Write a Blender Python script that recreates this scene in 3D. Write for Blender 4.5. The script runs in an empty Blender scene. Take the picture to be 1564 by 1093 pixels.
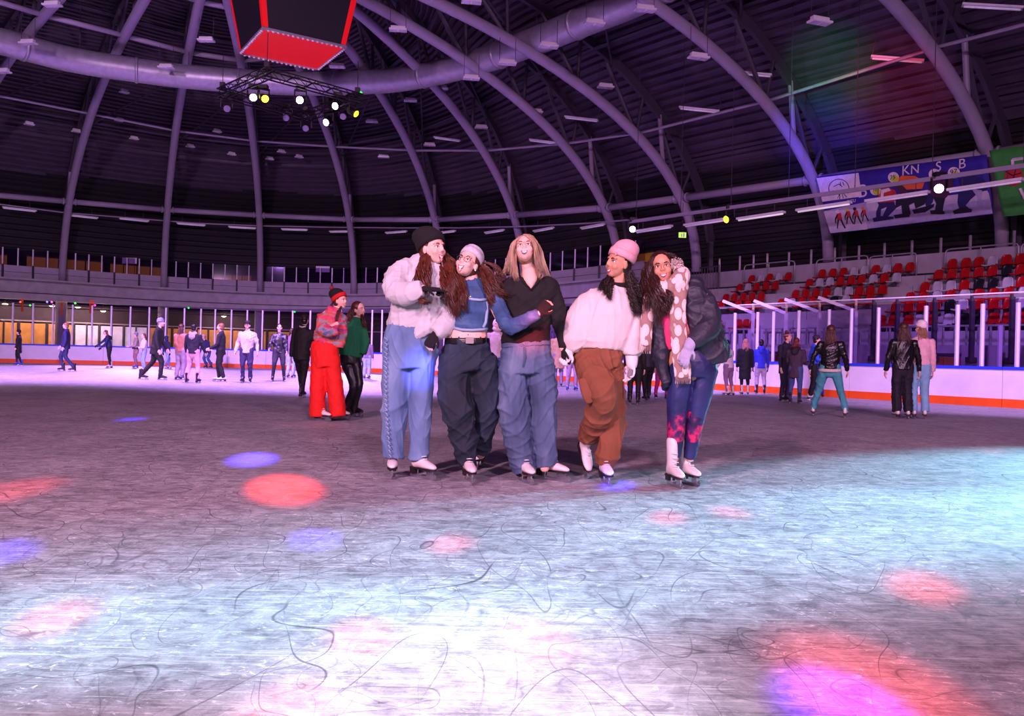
import bpy, bmesh, math, random
import numpy as np
from mathutils import Vector, Matrix, noise as mnoise
from mathutils.bvhtree import BVHTree
random.seed(7); RNG = np.random.default_rng(7)
S = bpy.context.scene
COL = S.collection

# ------------------------------------------------------------------ camera
F = 1300.; CH = .9; ROLL = math.atan(.0247); CX, CY = 782, 546.5
cd = bpy.data.cameras.new('camera'); cam = bpy.data.objects.new('camera', cd); COL.objects.link(cam)
cd.sensor_width = 36; cd.lens = F/1564*36; cd.clip_end = 300; cd.clip_start = .05
cam.matrix_world = Matrix.Translation((0, 0, CH)) @ Matrix.Rotation(math.pi/2-1.7/F, 4, 'X') @ Matrix.Rotation(ROLL, 4, 'Z')
S.camera = cam
S.view_settings.view_transform = 'Standard'; S.view_settings.look = 'None'
S.view_settings.gamma = 1; S.view_settings.use_curve_mapping = False
S.view_settings.exposure = 0.0
S.cycles.max_bounces = 5; S.cycles.diffuse_bounces = 2; S.cycles.glossy_bounces = 2; S.cycles.transmission_bounces = 2; S.cycles.transparent_max_bounces = 14

def ray(x, y):
    dx, dy = x-CX, y-CY
    r = dx*math.cos(ROLL)+dy*math.sin(ROLL); d = -dx*math.sin(ROLL)+dy*math.cos(ROLL)+1.7
    return Vector((r/F, 1, -d/F))
def atY(x, y, Y): return ray(x, y)*Y+Vector((0, 0, CH))
def ground(x, y, z=0):
    v = ray(x, y); return v*((z-CH)/v.z)+Vector((0, 0, CH))
def on_plane(x, y, nn, d):
    v = ray(x, y); return v*(d/(v.x*nn.x+v.y*nn.y))+Vector((0, 0, CH))
def proj(p):
    r = p[0]/p[1]*F; d = -(p[2]-CH)/p[1]*F-1.7
    return CX+r*math.cos(ROLL)-d*math.sin(ROLL), CY+r*math.sin(ROLL)+d*math.cos(ROLL)

# ------------------------------------------------------------------ world + lights of the hall and added washes
w = bpy.data.worlds.new('world'); S.world = w; w.use_nodes = True
bg = w.node_tree.nodes['Background']; bg.inputs[0].default_value = (.30, .14, .55, 1); bg.inputs[1].default_value = .035

def lamp(name, kind, loc, target, power, color, size=60, blend=.4, radius=.1):
    l = bpy.data.lights.new(name, kind); l.energy = power; l.color = color
    o = bpy.data.objects.new(name, l); COL.objects.link(o); o.location = loc
    if kind == 'SPOT':
        l.spot_size = math.radians(size); l.spot_blend = blend
    l.shadow_soft_size = radius
    if target is not None:
        o.rotation_euler = (Vector(target)-Vector(loc)).to_track_quat('-Z', 'Y').to_euler()
    return o
# unseen key spot behind and left of the camera, set from the cast shadows
lamp('key_spot', 'SPOT', (-4.6, -3.2, 4.4), (.4, 6.6, .9), 2150, (1, .75, .81), 62, .8, .25)
# unseen magenta washes added to tint the near ice
lamp('added_wash_spot', 'SPOT', (-7, -8, 8), (-3.5, 11, 0), 9200, (1, .36, .68), 75, .9, .4)
lamp('added_wash_spot', 'SPOT', (8, -7, 8), (5, 12, 0), 5000, (1, .42, .62), 75, .9, .4)
# unseen purple washes added behind and beside the camera to light the roof
lamp('added_wash_spot', 'SPOT', (3, -9, 9), (-3, 30, 13), 9800, (.95, .58, 1), 95, .9, .5)
lamp('added_wash_spot', 'SPOT', (-14, 2, 9.5), (-22, 42, 7), 16000, (.92, .52, 1), 85, .9, .5)
lamp('added_wash_spot', 'SPOT', (9, -6, 8), (13, 24, 8), 3200, (.74, .32, 1), 75, .9, .5)
# unseen lilac spots added to brighten the far ice and the side boards
lamp('far_ice_spot', 'SPOT', (-17, 18, 10.5), (-14, 28, 0), 30000, (.60, .28, 1), 90, 1.0, .3)
lamp('far_ice_spot', 'SPOT', (-20, 46, 8.2), (-17, 36.5, 0), 26000, (.58, .28, 1), 50, 1.0, .4)
lamp('far_ice_spot', 'SPOT', (-9, 47.5, 8.2), (-7.5, 37, 0), 26000, (.58, .28, 1), 50, 1.0, .4)
lamp('far_ice_spot', 'SPOT', (-5, 18, 10.5), (-4, 26, 0), 24000, (.60, .30, 1), 90, 1.0, .3)
lamp('side_board_spot', 'SPOT', (6, 12, 9.5), (11.8, 20.5, .3), 8200, (.68, .36, 1), 46, .8, .3)
lamp('side_board_spot', 'SPOT', (2, 22, 9.5), (6, 28, .2), 8200, (.68, .36, 1), 52, .8, .3)
# cold white beams from the side rail, out of frame on the right
RAILP = (18.6, 11.6, 5.6)
lamp('cold_beam', 'SPOT', (16.5, 17.6, 5.6), (4.0, 7.0, 0), 46000, (.28, .76, 1), 13.0, 1.0, .15)
lamp('cold_beam', 'SPOT', RAILP, (1.7, 4.9, 0), 48000, (.30, .76, 1), 8.5, 1.0, .15)
lamp('cold_beam', 'SPOT', (19.6, 9.8, 5.6), (.0, 3.55, 0), 36000, (.44, .74, 1), 5.6, 1.0, .15)
lamp('cold_beam', 'SPOT', (20.4, 8.2, 5.6), (-1.5, 2.62, 0), 100000, (.30, .82, 1), 3.8, 1.0, .15)
lamp('cold_beam', 'SPOT', (-1.2, -7, 6.6), (-.08, 1.9, 0), 24000, (.86, .80, 1), 8.5, 1.0, .15)  # from an unseen lamp behind the camera, not the side rail
# small coloured dots from the moving heads of the centre truss and of the rig behind the photographer
RED, BLU, PNK = (1, .03, .02), (.06, .04, 1), (1, .07, .12)
DOTS = [(435,745,RED,1.15,1.0),(690,830,PNK,1.0,.8),(85,942,PNK,1.0,.9),(553,972,PNK,1.0,1.0),(820,977,PNK,1,1.0),(1410,895,RED,1.25,1),(1020,790,PNK,1,.8),
        (1115,782,PNK,1,.7),(1325,1040,RED,2.4,.6),(0,752,RED,1.3,1),(1520,690,PNK,1,.6),(430,1088,PNK,1,.8),(385,701,BLU,1.0,1.4),(480,823,BLU,1,1.6),
        (12,841,BLU,1,1.4),(943,742,BLU,1.0,2.4),(200,640,BLU,1.0,.7),(1290,1088,(.25,.03,1),1.6,2.2)]
TRUSS_Z = 9.3
for i, (x, y, c, s, k) in enumerate(DOTS):
    far = x < 450 and y < 760
    src = Vector((-8.2+(i % 5)*.9, 27.6+(i % 3)*1.3, TRUSS_Z)) if far else Vector((-3+(i % 5)*1.5, -7-(i % 3)*.6, 6.8))
    lamp('moving_head_beam', 'SPOT', src, ground(x, y), (52000 if far else 34000)*k, c, s*1.15, 1.0, .05)
def spot_at(x, y, Y, c, s, k, src=(1, -7, 6.8)):
    lamp('moving_head_beam', 'SPOT', src, atY(x, y, Y), 34000*k, c, s, 1.0, .05)

# ------------------------------------------------------------------ materials
def lin(c): return tuple(((v/255)/12.92 if v/255 <= .04045 else ((v/255+.055)/1.055)**2.4) for v in c)
MATS = {}
def mat(name, rgb, rough=.6, metal=0., var=.12, vscale=8., bump=0., bscale=40., emit=None, estr=0., coat=0., sheen=0., stretch=None):
    if name in MATS: return MATS[name]
    m = bpy.data.materials.new(name); m.use_nodes = True; nt = m.node_tree; N = nt.nodes; L = nt.links
    b = N['Principled BSDF']; c = lin(rgb)
    b.inputs['Roughness'].default_value = rough; b.inputs['Metallic'].default_value = metal
    b.inputs['Coat Weight'].default_value = coat; b.inputs['Sheen Weight'].default_value = sheen
    tc = N.new('ShaderNodeTexCoord'); mp = N.new('ShaderNodeMapping'); L.new(tc.outputs['Object'], mp.inputs[0])
    if stretch: mp.inputs['Scale'].default_value = stretch
    nz = N.new('ShaderNodeTexNoise'); nz.inputs['Scale'].default_value = vscale; nz.inputs['Detail'].default_value = 4
    L.new(mp.outputs[0], nz.inputs['Vector'])
    cr = N.new('ShaderNodeValToRGB'); cr.color_ramp.elements[0].position = .3; cr.color_ramp.elements[1].position = .7
    cr.color_ramp.elements[0].color = (*[v*(1-var) for v in c], 1); cr.color_ramp.elements[1].color = (*[min(1, v*(1+var)) for v in c], 1)
    L.new(nz.outputs[0], cr.inputs[0]); L.new(cr.outputs[0], b.inputs['Base Color'])
    if bump:
        n2 = N.new('ShaderNodeTexNoise'); n2.inputs['Scale'].default_value = bscale; n2.inputs['Detail'].default_value = 5
        L.new(mp.outputs[0], n2.inputs['Vector'])
        bp = N.new('ShaderNodeBump'); bp.inputs['Strength'].default_value = bump; bp.inputs['Distance'].default_value = .02
        L.new(n2.outputs[0], bp.inputs['Height']); L.new(bp.outputs[0], b.inputs['Normal'])
    if emit:
        b.inputs['Emission Color'].default_value = (*lin(emit), 1); b.inputs['Emission Strength'].default_value = estr
    MATS[name] = m; return m

def glass_mat(name, tint=(225, 215, 240), fac=.10):
    if name in MATS: return MATS[name]
    m = bpy.data.materials.new(name); m.use_nodes = True; nt = m.node_tree; N = nt.nodes; L = nt.links
    N.remove(N['Principled BSDF']); out = N['Material Output']
    tr = N.new('ShaderNodeBsdfTransparent'); tr.inputs[0].default_value = (*lin(tint), 1)
    gl = N.new('ShaderNodeBsdfGlossy'); gl.inputs['Roughness'].default_value = .06
    fr = N.new('ShaderNodeFresnel'); fr.inputs[0].default_value = 1.25
    ma = N.new('ShaderNodeMath'); ma.operation = 'ADD'; ma.inputs[1].default_value = fac*.3; L.new(fr.outputs[0], ma.inputs[0])
    mx = N.new('ShaderNodeMixShader'); L.new(ma.outputs[0], mx.inputs[0]); L.new(tr.outputs[0], mx.inputs[1]); L.new(gl.outputs[0], mx.inputs[2])
    L.new(mx.outputs[0], out.inputs[0]); MATS[name] = m; return m

def ice_mat():
    m = bpy.data.materials.new('ice'); m.use_nodes = True; nt = m.node_tree; N = nt.nodes; L = nt.links
    b = N['Principled BSDF']
    geo = N.new('ShaderNodeNewGeometry')
    def noise(scale, detail=2, dist=0, vec=None, rough=.5, off=(0, 0, 0), sc=(1, 1, 1)):
        mp = N.new('ShaderNodeMapping'); mp.inputs['Location'].default_value = off; mp.inputs['Scale'].default_value = sc
        L.new(geo.outputs['Position'], mp.inputs[0])
        n = N.new('ShaderNodeTexNoise'); n.inputs['Scale'].default_value = scale; n.inputs['Detail'].default_value = detail
        n.inputs['Distortion'].default_value = dist; n.inputs['Roughness'].default_value = rough; L.new(mp.outputs[0], n.inputs['Vector']); return n.outputs[0]
    def math_(op, a, b_=None, clamp=False):
        n = N.new('ShaderNodeMath'); n.operation = op; n.use_clamp = clamp
        for i, v in enumerate((a, b_)):
            if v is None: continue
            if isinstance(v, (int, float)): n.inputs[i].default_value = v
            else: L.new(v, n.inputs[i])
        return n.outputs[0]
    def line(scale, width, off, dist=.6, sc=(1, 1, 1), level=.5):
        v = noise(scale, 0, dist, off=off, sc=sc)
        d = math_('ABSOLUTE', math_('SUBTRACT', v, level))
        return math_('SUBTRACT', 1, math_('DIVIDE', d, width), True)
    # skate cuts: thin level lines of smooth noise, at several places and scales, broken up by a mask
    cuts = None
    for k, (sc, wd, of, ds, st, lv, wt) in enumerate([(1.1, .0022, (3, 1, 0), .7, (1, .5, 1), .5, 1), (1.6, .0026, (13, 7, 0), .6, (.6, 1, 1), .47, .9), (2.2, .0036, (31, 2, 5), .8, (1, .6, 1), .53, .9), (2.0, .0034, (71, 52, 5), .5, (1, .45, 1), .46, 1), (1.4, .0026, (17, 82, 5), .6, (1, .4, 1), .55, 1), (3.2, .005, (37, 62, 9), .4, (1, .35, 1), .5, .8), (3.0, .0045, (5, 23, 1), .6, (1, .7, 1), .5, .7),
                                               (.8, .0015, (41, 12, 3), .9, (1, 1, 1), .52, .8), (4.4, .007, (9, 44, 2), .4, (.4, 1, 1), .5, .6), (6.5, .010, (19, 4, 8), .4, (1, .4, 1), .5, .5), (5.5, .009, (29, 14, 8), .3, (.35, 1, 1), .48, .5), (2.7, .0038, (61, 34, 2), .5, (.8, 1, 1), .55, .7)]):
        ln = line(sc, wd, of, ds, st, lv)
        mk = noise(1.1, 1, 0, off=(k*7.1, k*3.3, 1)); mk = math_('MULTIPLY', math_('SUBTRACT', mk, .42), 6, True)
        ln = math_('MULTIPLY', math_('MULTIPLY', ln, mk), wt); cuts = ln if cuts is None else math_('MAXIMUM', cuts, ln)
    fine = noise(9, 10, .5, rough=.76); grain = noise(70, 4, 0, rough=.7); mott = noise(1.3, 5, .5, rough=.65)
    def scratch(ang, across, along, off, th, gain):          # short straight skate scratches in one direction
        mp = N.new('ShaderNodeMapping'); mp.inputs['Rotation'].default_value = (0, 0, math.radians(ang)); mp.inputs['Scale'].default_value = (along, across, 1); mp.inputs['Location'].default_value = off
        L.new(geo.outputs['Position'], mp.inputs[0]); n = N.new('ShaderNodeTexNoise'); n.inputs['Scale'].default_value = 1; n.inputs['Detail'].default_value = 3; n.inputs['Roughness'].default_value = .6; n.inputs['Distortion'].default_value = .35; L.new(mp.outputs[0], n.inputs['Vector'])
        return math_('MULTIPLY', math_('SUBTRACT', n.outputs[0], th), gain, True)
    light = dark = None
    for a_, ac, al, of in [(34, 44, 2.6, (7, 3, 0)), (70, 46, 2.2, (2, 9, 0)), (95, 40, 2.0, (1, 5, 0)), (122, 44, 2.2, (11, 5, 0)), (-38, 50, 3.0, (6, 25, 0))]:
        s_ = scratch(a_, ac, al, of, .60, 8); light = s_ if light is None else math_('MAXIMUM', light, s_)
        s_ = scratch(a_+21, ac*.9, al*.8, (of[1], of[0], 0), .62, 8); dark = s_ if dark is None else math_('MAXIMUM', dark, s_)
    snow = math_('MULTIPLY', math_('SUBTRACT', noise(24, 8, .8, rough=.8, off=(2, 9, 0), sc=(.7, 1.2, 1)), .56), 14, True)
    snow = math_('MAXIMUM', math_('MULTIPLY', snow, math_('MULTIPLY', math_('SUBTRACT', mott, .38), 5, True)), math_('MULTIPLY', light, .42))
    cuts = math_('MAXIMUM', cuts, math_('MULTIPLY', dark, .45))
    val = math_('ADD', math_('MULTIPLY', fine, .70), math_('ADD', math_('MULTIPLY', grain, .10), math_('MULTIPLY', mott, .20)))
    cr = N.new('ShaderNodeValToRGB'); e = cr.color_ramp.elements
    e[0].position = .36; e[0].color = (.13, .12, .14, 1); e[1].position = .66; e[1].color = (.60, .60, .64, 1); L.new(val, cr.inputs[0])
    mx = N.new('ShaderNodeMix'); mx.data_type = 'RGBA'; L.new(snow, mx.inputs[0]); L.new(cr.outputs[0], mx.inputs[6]); mx.inputs[7].default_value = (.95, .95, .97, 1)
    m2 = N.new('ShaderNodeMix'); m2.data_type = 'RGBA'; L.new(math_('MULTIPLY', cuts, .85), m2.inputs[0]); L.new(mx.outputs[2], m2.inputs[6]); m2.inputs[7].default_value = (.05, .045, .06, 1)
    L.new(m2.outputs[2], b.inputs['Base Color'])
    rr = N.new('ShaderNodeMapRange'); L.new(fine, rr.inputs[0]); rr.inputs[1].default_value = .3; rr.inputs[2].default_value = .7; rr.inputs[3].default_value = .42; rr.inputs[4].default_value = .7
    L.new(rr.outputs[0], b.inputs['Roughness']); b.inputs['Specular IOR Level'].default_value = .22
    h = math_('MULTIPLY', fine, .8)
    bp = N.new('ShaderNodeBump'); bp.inputs['Strength'].default_value = .38; bp.inputs['Distance'].default_value = .015; L.new(h, bp.inputs['Height']); L.new(bp.outputs[0], b.inputs['Normal'])
    return m

# ------------------------------------------------------------------ mesh helpers
class MB:
    def __init__(s): s.v = []; s.f = []
    def add(s, vs, fs):
        o = len(s.v); s.v += [tuple(v) for v in vs]; s.f += [tuple(i+o for i in f) for f in fs]; return s
    def box(s, c, d, M=None):
        c = Vector(c); h = Vector(d)/2
        vs = [Vector((sx*h.x, sy*h.y, sz*h.z)) for sx in (-1, 1) for sy in (-1, 1) for sz in (-1, 1)]
        if M is not None: vs = [M @ v for v in vs]
        return s.add([v+c for v in vs], [(0, 1, 3, 2), (4, 6, 7, 5), (0, 4, 5, 1), (2, 3, 7, 6), (0, 2, 6, 4), (1, 5, 7, 3)])
    def bar(s, a, b, wd, ht, up=(0, 0, 1)):          # rectangular bar from a to b
        a, b = Vector(a), Vector(b); t = (b-a).normalized(); up = Vector(up)
        if abs(t.dot(up)) > .98: up = Vector((0, 1, 0))
        x = t.cross(up).normalized(); y = x.cross(t)
        vs = [p+x*sx*wd/2+y*sy*ht/2 for p in (a, b) for sx, sy in ((-1, -1), (1, -1), (1, 1), (-1, 1))]
        return s.add(vs, [(0, 1, 2, 3), (7, 6, 5, 4), (0, 4, 5, 1), (1, 5, 6, 2), (2, 6, 7, 3), (3, 7, 4, 0)])
    def tube(s, pts, r, n=8, cap=True):
        pts = [Vector(p) for p in pts]; m = len(pts); rs = r if hasattr(r, '__len__') else [r]*m
        up = None; vs = []
        for i, p in enumerate(pts):
            t = (pts[min(i+1, m-1)]-pts[max(i-1, 0)]).normalized()
            if up is None: up = Vector((0, 0, 1)) if abs(t.z) < .9 else Vector((0, 1, 0))
            x = t.cross(up)
            if x.length < 1e-5: x = t.cross(Vector((1, 0, 0)))
            x.normalize(); y = x.cross(t).normalized(); up = y
            for k in range(n):
                a = 2*math.pi*k/n; vs.append(p+(x*math.cos(a)+y*math.sin(a))*rs[i])
        fs = [(i*n+k, i*n+(k+1) % n, (i+1)*n+(k+1) % n, (i+1)*n+k) for i in range(m-1) for k in range(n)]
        if cap: fs += [tuple(range(n))[::-1], tuple((m-1)*n+k for k in range(n))]
        return s.add(vs, fs)
    def loft(s, rings, cap=True):
        n = len(rings[0]); vs = [v for r in rings for v in r]; m = len(rings)
        fs = [(i*n+k, i*n+(k+1) % n, (i+1)*n+(k+1) % n, (i+1)*n+k) for i in range(m-1) for k in range(n)]
        if cap: fs += [tuple(range(n))[::-1], tuple((m-1)*n+k for k in range(n))]
        return s.add(vs, fs)
    def ball(s, c, r, n=12, m=8, M=None):
        c = Vector(c); r = Vector((r, r, r)) if not hasattr(r, '__len__') else Vector(r); vs = []
        for i in range(1, m):
            th = math.pi*i/m
            for k in range(n):
                a = 2*math.pi*k/n; vs.append(Vector((r.x*math.sin(th)*math.cos(a), r.y*math.sin(th)*math.sin(a), r.z*math.cos(th))))
        vs += [Vector((0, 0, r.z)), Vector((0, 0, -r.z))]; T, B = len(vs)-2, len(vs)-1
        if M is not None: vs = [M @ v for v in vs]
        fs = [(i*n+k, (i+1)*n+k, (i+1)*n+(k+1) % n, i*n+(k+1) % n) for i in range(m-2) for k in range(n)]
        fs += [(T, k, (k+1) % n) for k in range(n)]+[(B, (m-2)*n+(k+1) % n, (m-2)*n+k) for k in range(n)]
        return s.add([v+c for v in vs], fs)
    def poly(s, pts, th):                                # flat outline with thickness vector th
        n = len(pts); pts = [Vector(p) for p in pts]; th = Vector(th)
        return s.add(pts+[p+th for p in pts], [tuple(range(n)), tuple(range(n, 2*n))[::-1]]+[(i, i+n, (i+1) % n+n, (i+1) % n) for i in range(n)])
    def build(s, name, m, parent=None, smooth=False, world=True):
        me = bpy.data.meshes.new(name); vs = s.v
        off = parent_loc(parent) if (parent is not None and world) else None
        if off is not None and off.length > 0: vs = [(v[0]-off.x, v[1]-off.y, v[2]-off.z) for v in vs]
        me.from_pydata(vs, [], s.f); me.update()
        if smooth: me.polygons.foreach_set('use_smooth', [True]*len(me.polygons))
        return link(name, me, m, parent)
def parent_loc(o):
    v = Vector((0, 0, 0))
    while o is not None: v += o.location; o = o.parent
    return v
def link(name, me, m, parent=None):
    o = bpy.data.objects.new(name, me); COL.objects.link(o)
    if m is not None and not me.materials: me.materials.append(m)
    if parent is not None: o.parent = parent
    return o
def tag(o, label=None, cat=None, group=None, kind=None):
    if label: o['label'] = label
    if cat: o['category'] = cat
    if group: o['group'] = group
    if kind: o['kind'] = kind
    return o
def empty(name, loc=(0, 0, 0), label=None, cat=None, group=None, rz=0):
    o = bpy.data.objects.new(name, None); COL.objects.link(o); o.location = loc; o.rotation_euler = (0, 0, rz); o.empty_display_size = .1
    return tag(o, label, cat, group)
def struct(name, mb, m, smooth=False): return tag(mb.build(name, m, None, smooth), kind='structure')
def copy_tree(o, parent=None):
    c = o.copy(); COL.objects.link(c); c.parent = parent
    for ch in list(o.children): copy_tree(ch, c)
    return c
ORD = ['first', 'second', 'third', 'fourth', 'fifth', 'sixth', 'seventh', 'eighth', 'ninth', 'tenth', 'eleventh', 'twelfth', 'thirteenth', 'fourteenth',
       'fifteenth', 'sixteenth', 'seventeenth', 'eighteenth', 'nineteenth', 'twentieth', 'twenty-first', 'twenty-second', 'twenty-third', 'twenty-fourth', 'twenty-fifth', 'twenty-sixth', 'twenty-seventh', 'twenty-eighth']

M_RIB = mat('rib_paint', (150, 140, 160), .55, 0, .06, 3)
M_DARK = mat('dark_steel', (62, 54, 70), .6, 0, .1, 3)
M_DECK = mat('roof_deck', (74, 62, 80), .5, .2, .15, 2)
M_GALV = mat('galvanised', (170, 165, 178), .42, .5, .12, 5, .15, 20)
M_WHITE = mat('white_enamel', (225, 220, 225), .4, 0, .05, 6)
M_POST = mat('white_post', (235, 230, 240), .4, 0, .04, 6)
M_CONC = mat('concrete', (165, 158, 172), .85, 0, .12, 2.5, .2, 30)
M_BLACK = mat('black_metal', (22, 20, 26), .45, .3, .1, 6)
M_BOARD = mat('board_white', (232, 226, 238), .38, 0, .05, 3)
M_ORANGE = mat('kick_orange', (240, 92, 24), .45, 0, .06, 4)
M_BLUE = mat('cap_blue', (44, 70, 225), .4, 0, .06, 4)
M_GLASS = glass_mat('rink_glass')

# ------------------------------------------------------------------ ice
fl = MB(); fl.add([(-70, -25, 0), (60, -25, 0), (60, 75, 0), (-70, 75, 0)], [(0, 1, 2, 3)])
struct('floor', fl, ice_mat())

# ------------------------------------------------------------------ hall geometry: arched ribs
RB = [(-41.5, 24.0, -8), (-40.2, 30.0, -17), (-37.8, 35.6, -26), (-34.6, 40.8, -36), (-30.6, 45.3, -45), (-26.09, 49.18, -55), (-21.58, 52.49, -65), (-16.24, 54.50, -77), (-10.18, 54.17, -89), (-4.26, 50.56, -101),
      (.53, 45.29, -116), (4.82, 39.17, -139), (7.54, 35.18, -151), (11.32, 30.70, -151), (15.02, 26.25, -151), (18.7, 21.8, -151), (22.4, 17.4, -151), (26.1, 13., -151), (29.8, 8.6, -151)]
NR = len(RB); FIRST = 4   # index of the first rib that shows (rib A)
IDX = {k: i+FIRST for i, k in enumerate('ABCDEFGHIJKL')}
def prof(q):
    f = min(max(1-q/25., 0), 1); return 4.6+9.57*(1-f**2.26)**(1/2.13)
def prof_pts(n=64):                                     # (q, z) along the inner chord, evenly by arc length
    qs = [25*(i/600)**2 for i in range(601)]; P = [(q, prof(q)) for q in qs]; L = [0]
    for a, b in zip(P, P[1:]): L.append(L[-1]+math.dist(a, b))
    out = []
    for k in range(n+1):
        l = L[-1]*k/n; i = next((j for j in range(1, 601) if L[j] >= l-1e-9), 600)
        t = (l-L[i-1])/max(L[i]-L[i-1], 1e-9); out.append((P[i-1][0]+(P[i][0]-P[i-1][0])*t, P[i-1][1]+(P[i][1]-P[i-1][1])*t))
    return out, L[-1]
PP, PLEN = prof_pts(64)
def pnorm(P, i):                                        # outward normal of the profile
    a = P[max(i-1, 0)]; b = P[min(i+1, len(P)-1)]; dq, dz = b[0]-a[0], b[1]-a[1]; l = math.hypot(dq, dz); return (-dz/l, dq/l)
def station(k):                                         # interpolated base and direction at fractional rib index
    i = min(max(int(math.floor(k)), 0), NR-2); t = k-i
    g = lambda j: np.array(RB[min(max(j, 0), NR-1)], float)
    p0, p1, p2, p3 = g(i-1), g(i), g(i+1), g(i+2)
    if i == 0: p0 = 2*p1-p2
    if i+2 > NR-1: p3 = 2*p2-p1
    r = .5*((2*p1)+(-p0+p2)*t+(2*p0-5*p1+4*p2-p3)*t*t+(-p0+3*p1-3*p2+p3)*t**3)
    a = math.radians(r[2]); return Vector((r[0], r[1], 0)), Vector((math.cos(a), math.sin(a), 0))
def at(k, q, z):
    b, d = station(k); p = b+d*q; p.z = z; return p
def rib_pt(k, s, off=0.):                               # point on rib k at profile fraction s
    x = s*64; i = min(int(x), 63); t = x-i; P = (PP[i][0]+(PP[i+1][0]-PP[i][0])*t, PP[i][1]+(PP[i+1][1]-PP[i][1])*t); n = pnorm(PP, i)
    return at(k, P[0]+n[0]*off, P[1]+n[1]*off)
def rib_at_y(k, y):                                     # profile fraction where rib k crosses image row y
    best = min(range(0, 400), key=lambda j: abs(proj(rib_pt(k, j/600))[1]-y)); return best/600

RING_Y = {'A': 292, 'B': 308, 'C': 320, 'D': 329, 'E': 335, 'F': 335, 'G': 329, 'H': 318, 'I': 303, 'J': 275, 'K': 236}
RING2_Y = {'A': 150, 'B': 181, 'C': 206, 'D': 221, 'E': 230, 'F': 236, 'G': 236, 'H': 226, 'I': 210, 'J': 160, 'K': 82}
def ring_frac(Y, i):
    ks_ = [IDX[k] for k in Y]; fr = [rib_at_y(IDX[k], y) for k, y in Y.items()]
    return float(np.interp(i, ks_, fr))
def ODECK(s): return .95+1.05*min(1, s/.3)
# corrugated deck: a shell outside the ribs
NC = 92; prof_c = []
for k in range(NC):
    for f, d in ((0, 0), (.40, 0), (.5, .15), (.90, .15)):
        prof_c.append(((k+f)/NC, d))
prof_c.append((1, 0))
deck = MB(); ks = np.linspace(0, NR-1, (NR-1)*5+1); n = len(prof_c)
for k in ks:
    b, d = station(k)
    for s, dd in prof_c:
        x = s*64; i = min(int(x), 63); t = x-i; P0 = (PP[i][0]+(PP[i+1][0]-PP[i][0])*t, PP[i][1]+(PP[i+1][1]-PP[i][1])*t)
        na = pnorm(PP, i); off = ODECK(s)+dd; p = b+d*(P0[0]+na[0]*off); deck.v.append((p.x, p.y, P0[1]+na[1]*off))
m_ = len(ks); deck.f += [(i*n+j, i*n+j+1, (i+1)*n+j+1, (i+1)*n+j) for i in range(m_-1) for j in range(n-1)]
RF = [ring_frac(RING_Y, k)+.015 for k in ks]; low = MB(); low.v = deck.v; roof = MB(); roof.v = deck.v
for q, f_ in enumerate(deck.f):
    i_, j_ = divmod(q, n-1); (low if prof_c[j_][0] < RF[i_] else roof).f.append(f_)
ceiling = struct('ceiling', roof, M_DECK); struct('wall_end', low, mat('wall_black', (26, 20, 28), .7, 0, .2, 2))
BVH = BVHTree.FromPolygons([Vector(v) for v in deck.v], deck.f)

for i in range(1, NR-1):
    root = MB().tube([rib_pt(i, s) for s in np.linspace(0, 1, 40)], .2, 10).build('arch_rib', M_RIB, ceiling, True)
    oc = MB(); P = [rib_pt(i, s, ODECK(s)-.23) for s in np.linspace(0, 1, 26)]
    for a, b in zip(P, P[1:]): oc.bar(a, b, .16, .34)
    oc.build('roof_beam', M_DARK, ceiling)
    for j in range(1, 9):
        s0 = j/9.; a = rib_pt(i, s0); 
        up = rib_pt(i, min(s0+.02, 1), ODECK(s0)-.25); MB().tube([a, up], .07, 6).build('strut', M_DARK, root)
        MB().tube([a, rib_pt(i, min(s0+.085, 1), ODECK(s0)-.25)], .085, 6).build('strut', M_DARK, root)
    # tall post from the rib up to the roof beam
    s0 = .16; a = rib_pt(i, s0); s1 = next((x/100 for x in range(16, 99) if (rib_pt(i, x/100, ODECK(x/100)-.25)-at(i, 0, 0)).to_2d().length >= (a-at(i, 0, 0)).to_2d().length), .3)
    MB().tube([a, rib_pt(i, s1, ODECK(s1)-.25)], .09, 8).build('strut', M_RIB, root)

# purlin tubes between the ribs (ring at the wall head, ring in the roof)
for i in range(1, NR-2):
    a = rib_pt(i, ring_frac(RING_Y, i)); b = rib_pt(i+1, ring_frac(RING_Y, i+1)); t = (b-a).normalized()
    MB().tube([a, b], .15, 10).tube([a+t*.28, a+t*.34], .2, 10).tube([b-t*.34, b-t*.28], .2, 10).build('wall_head_tube', M_RIB, ceiling, True)
    MB().tube([rib_pt(i, ring_frac(RING2_Y, i), .25), rib_pt(i+1, ring_frac(RING2_Y, i+1), .25)], .055, 6).build('sprinkler_pipe', M_RIB, ceiling)
    for s_ in (.33, .5, .66, .82):
        MB().tube([rib_pt(i, s_, ODECK(s_)-.35), rib_pt(i+1, s_, ODECK(s_)-.35)], .09, 6).build('purlin', M_DARK, ceiling)
    a = rib_pt(i, .3, ODECK(.3)-.4); b = rib_pt(i+1, .52, ODECK(.52)-.4)
    MB().tube([a, b], .045, 6).build('wind_brace', M_DARK, ceiling)
# light ceiling trusses at the crown
for s_ in (.72, .9):
    for i in range(2, NR-3):
        MB().tube([rib_pt(i, s_), rib_pt(i+1, s_)], .11, 8).build('crown_tube', M_RIB, ceiling, True)

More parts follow.
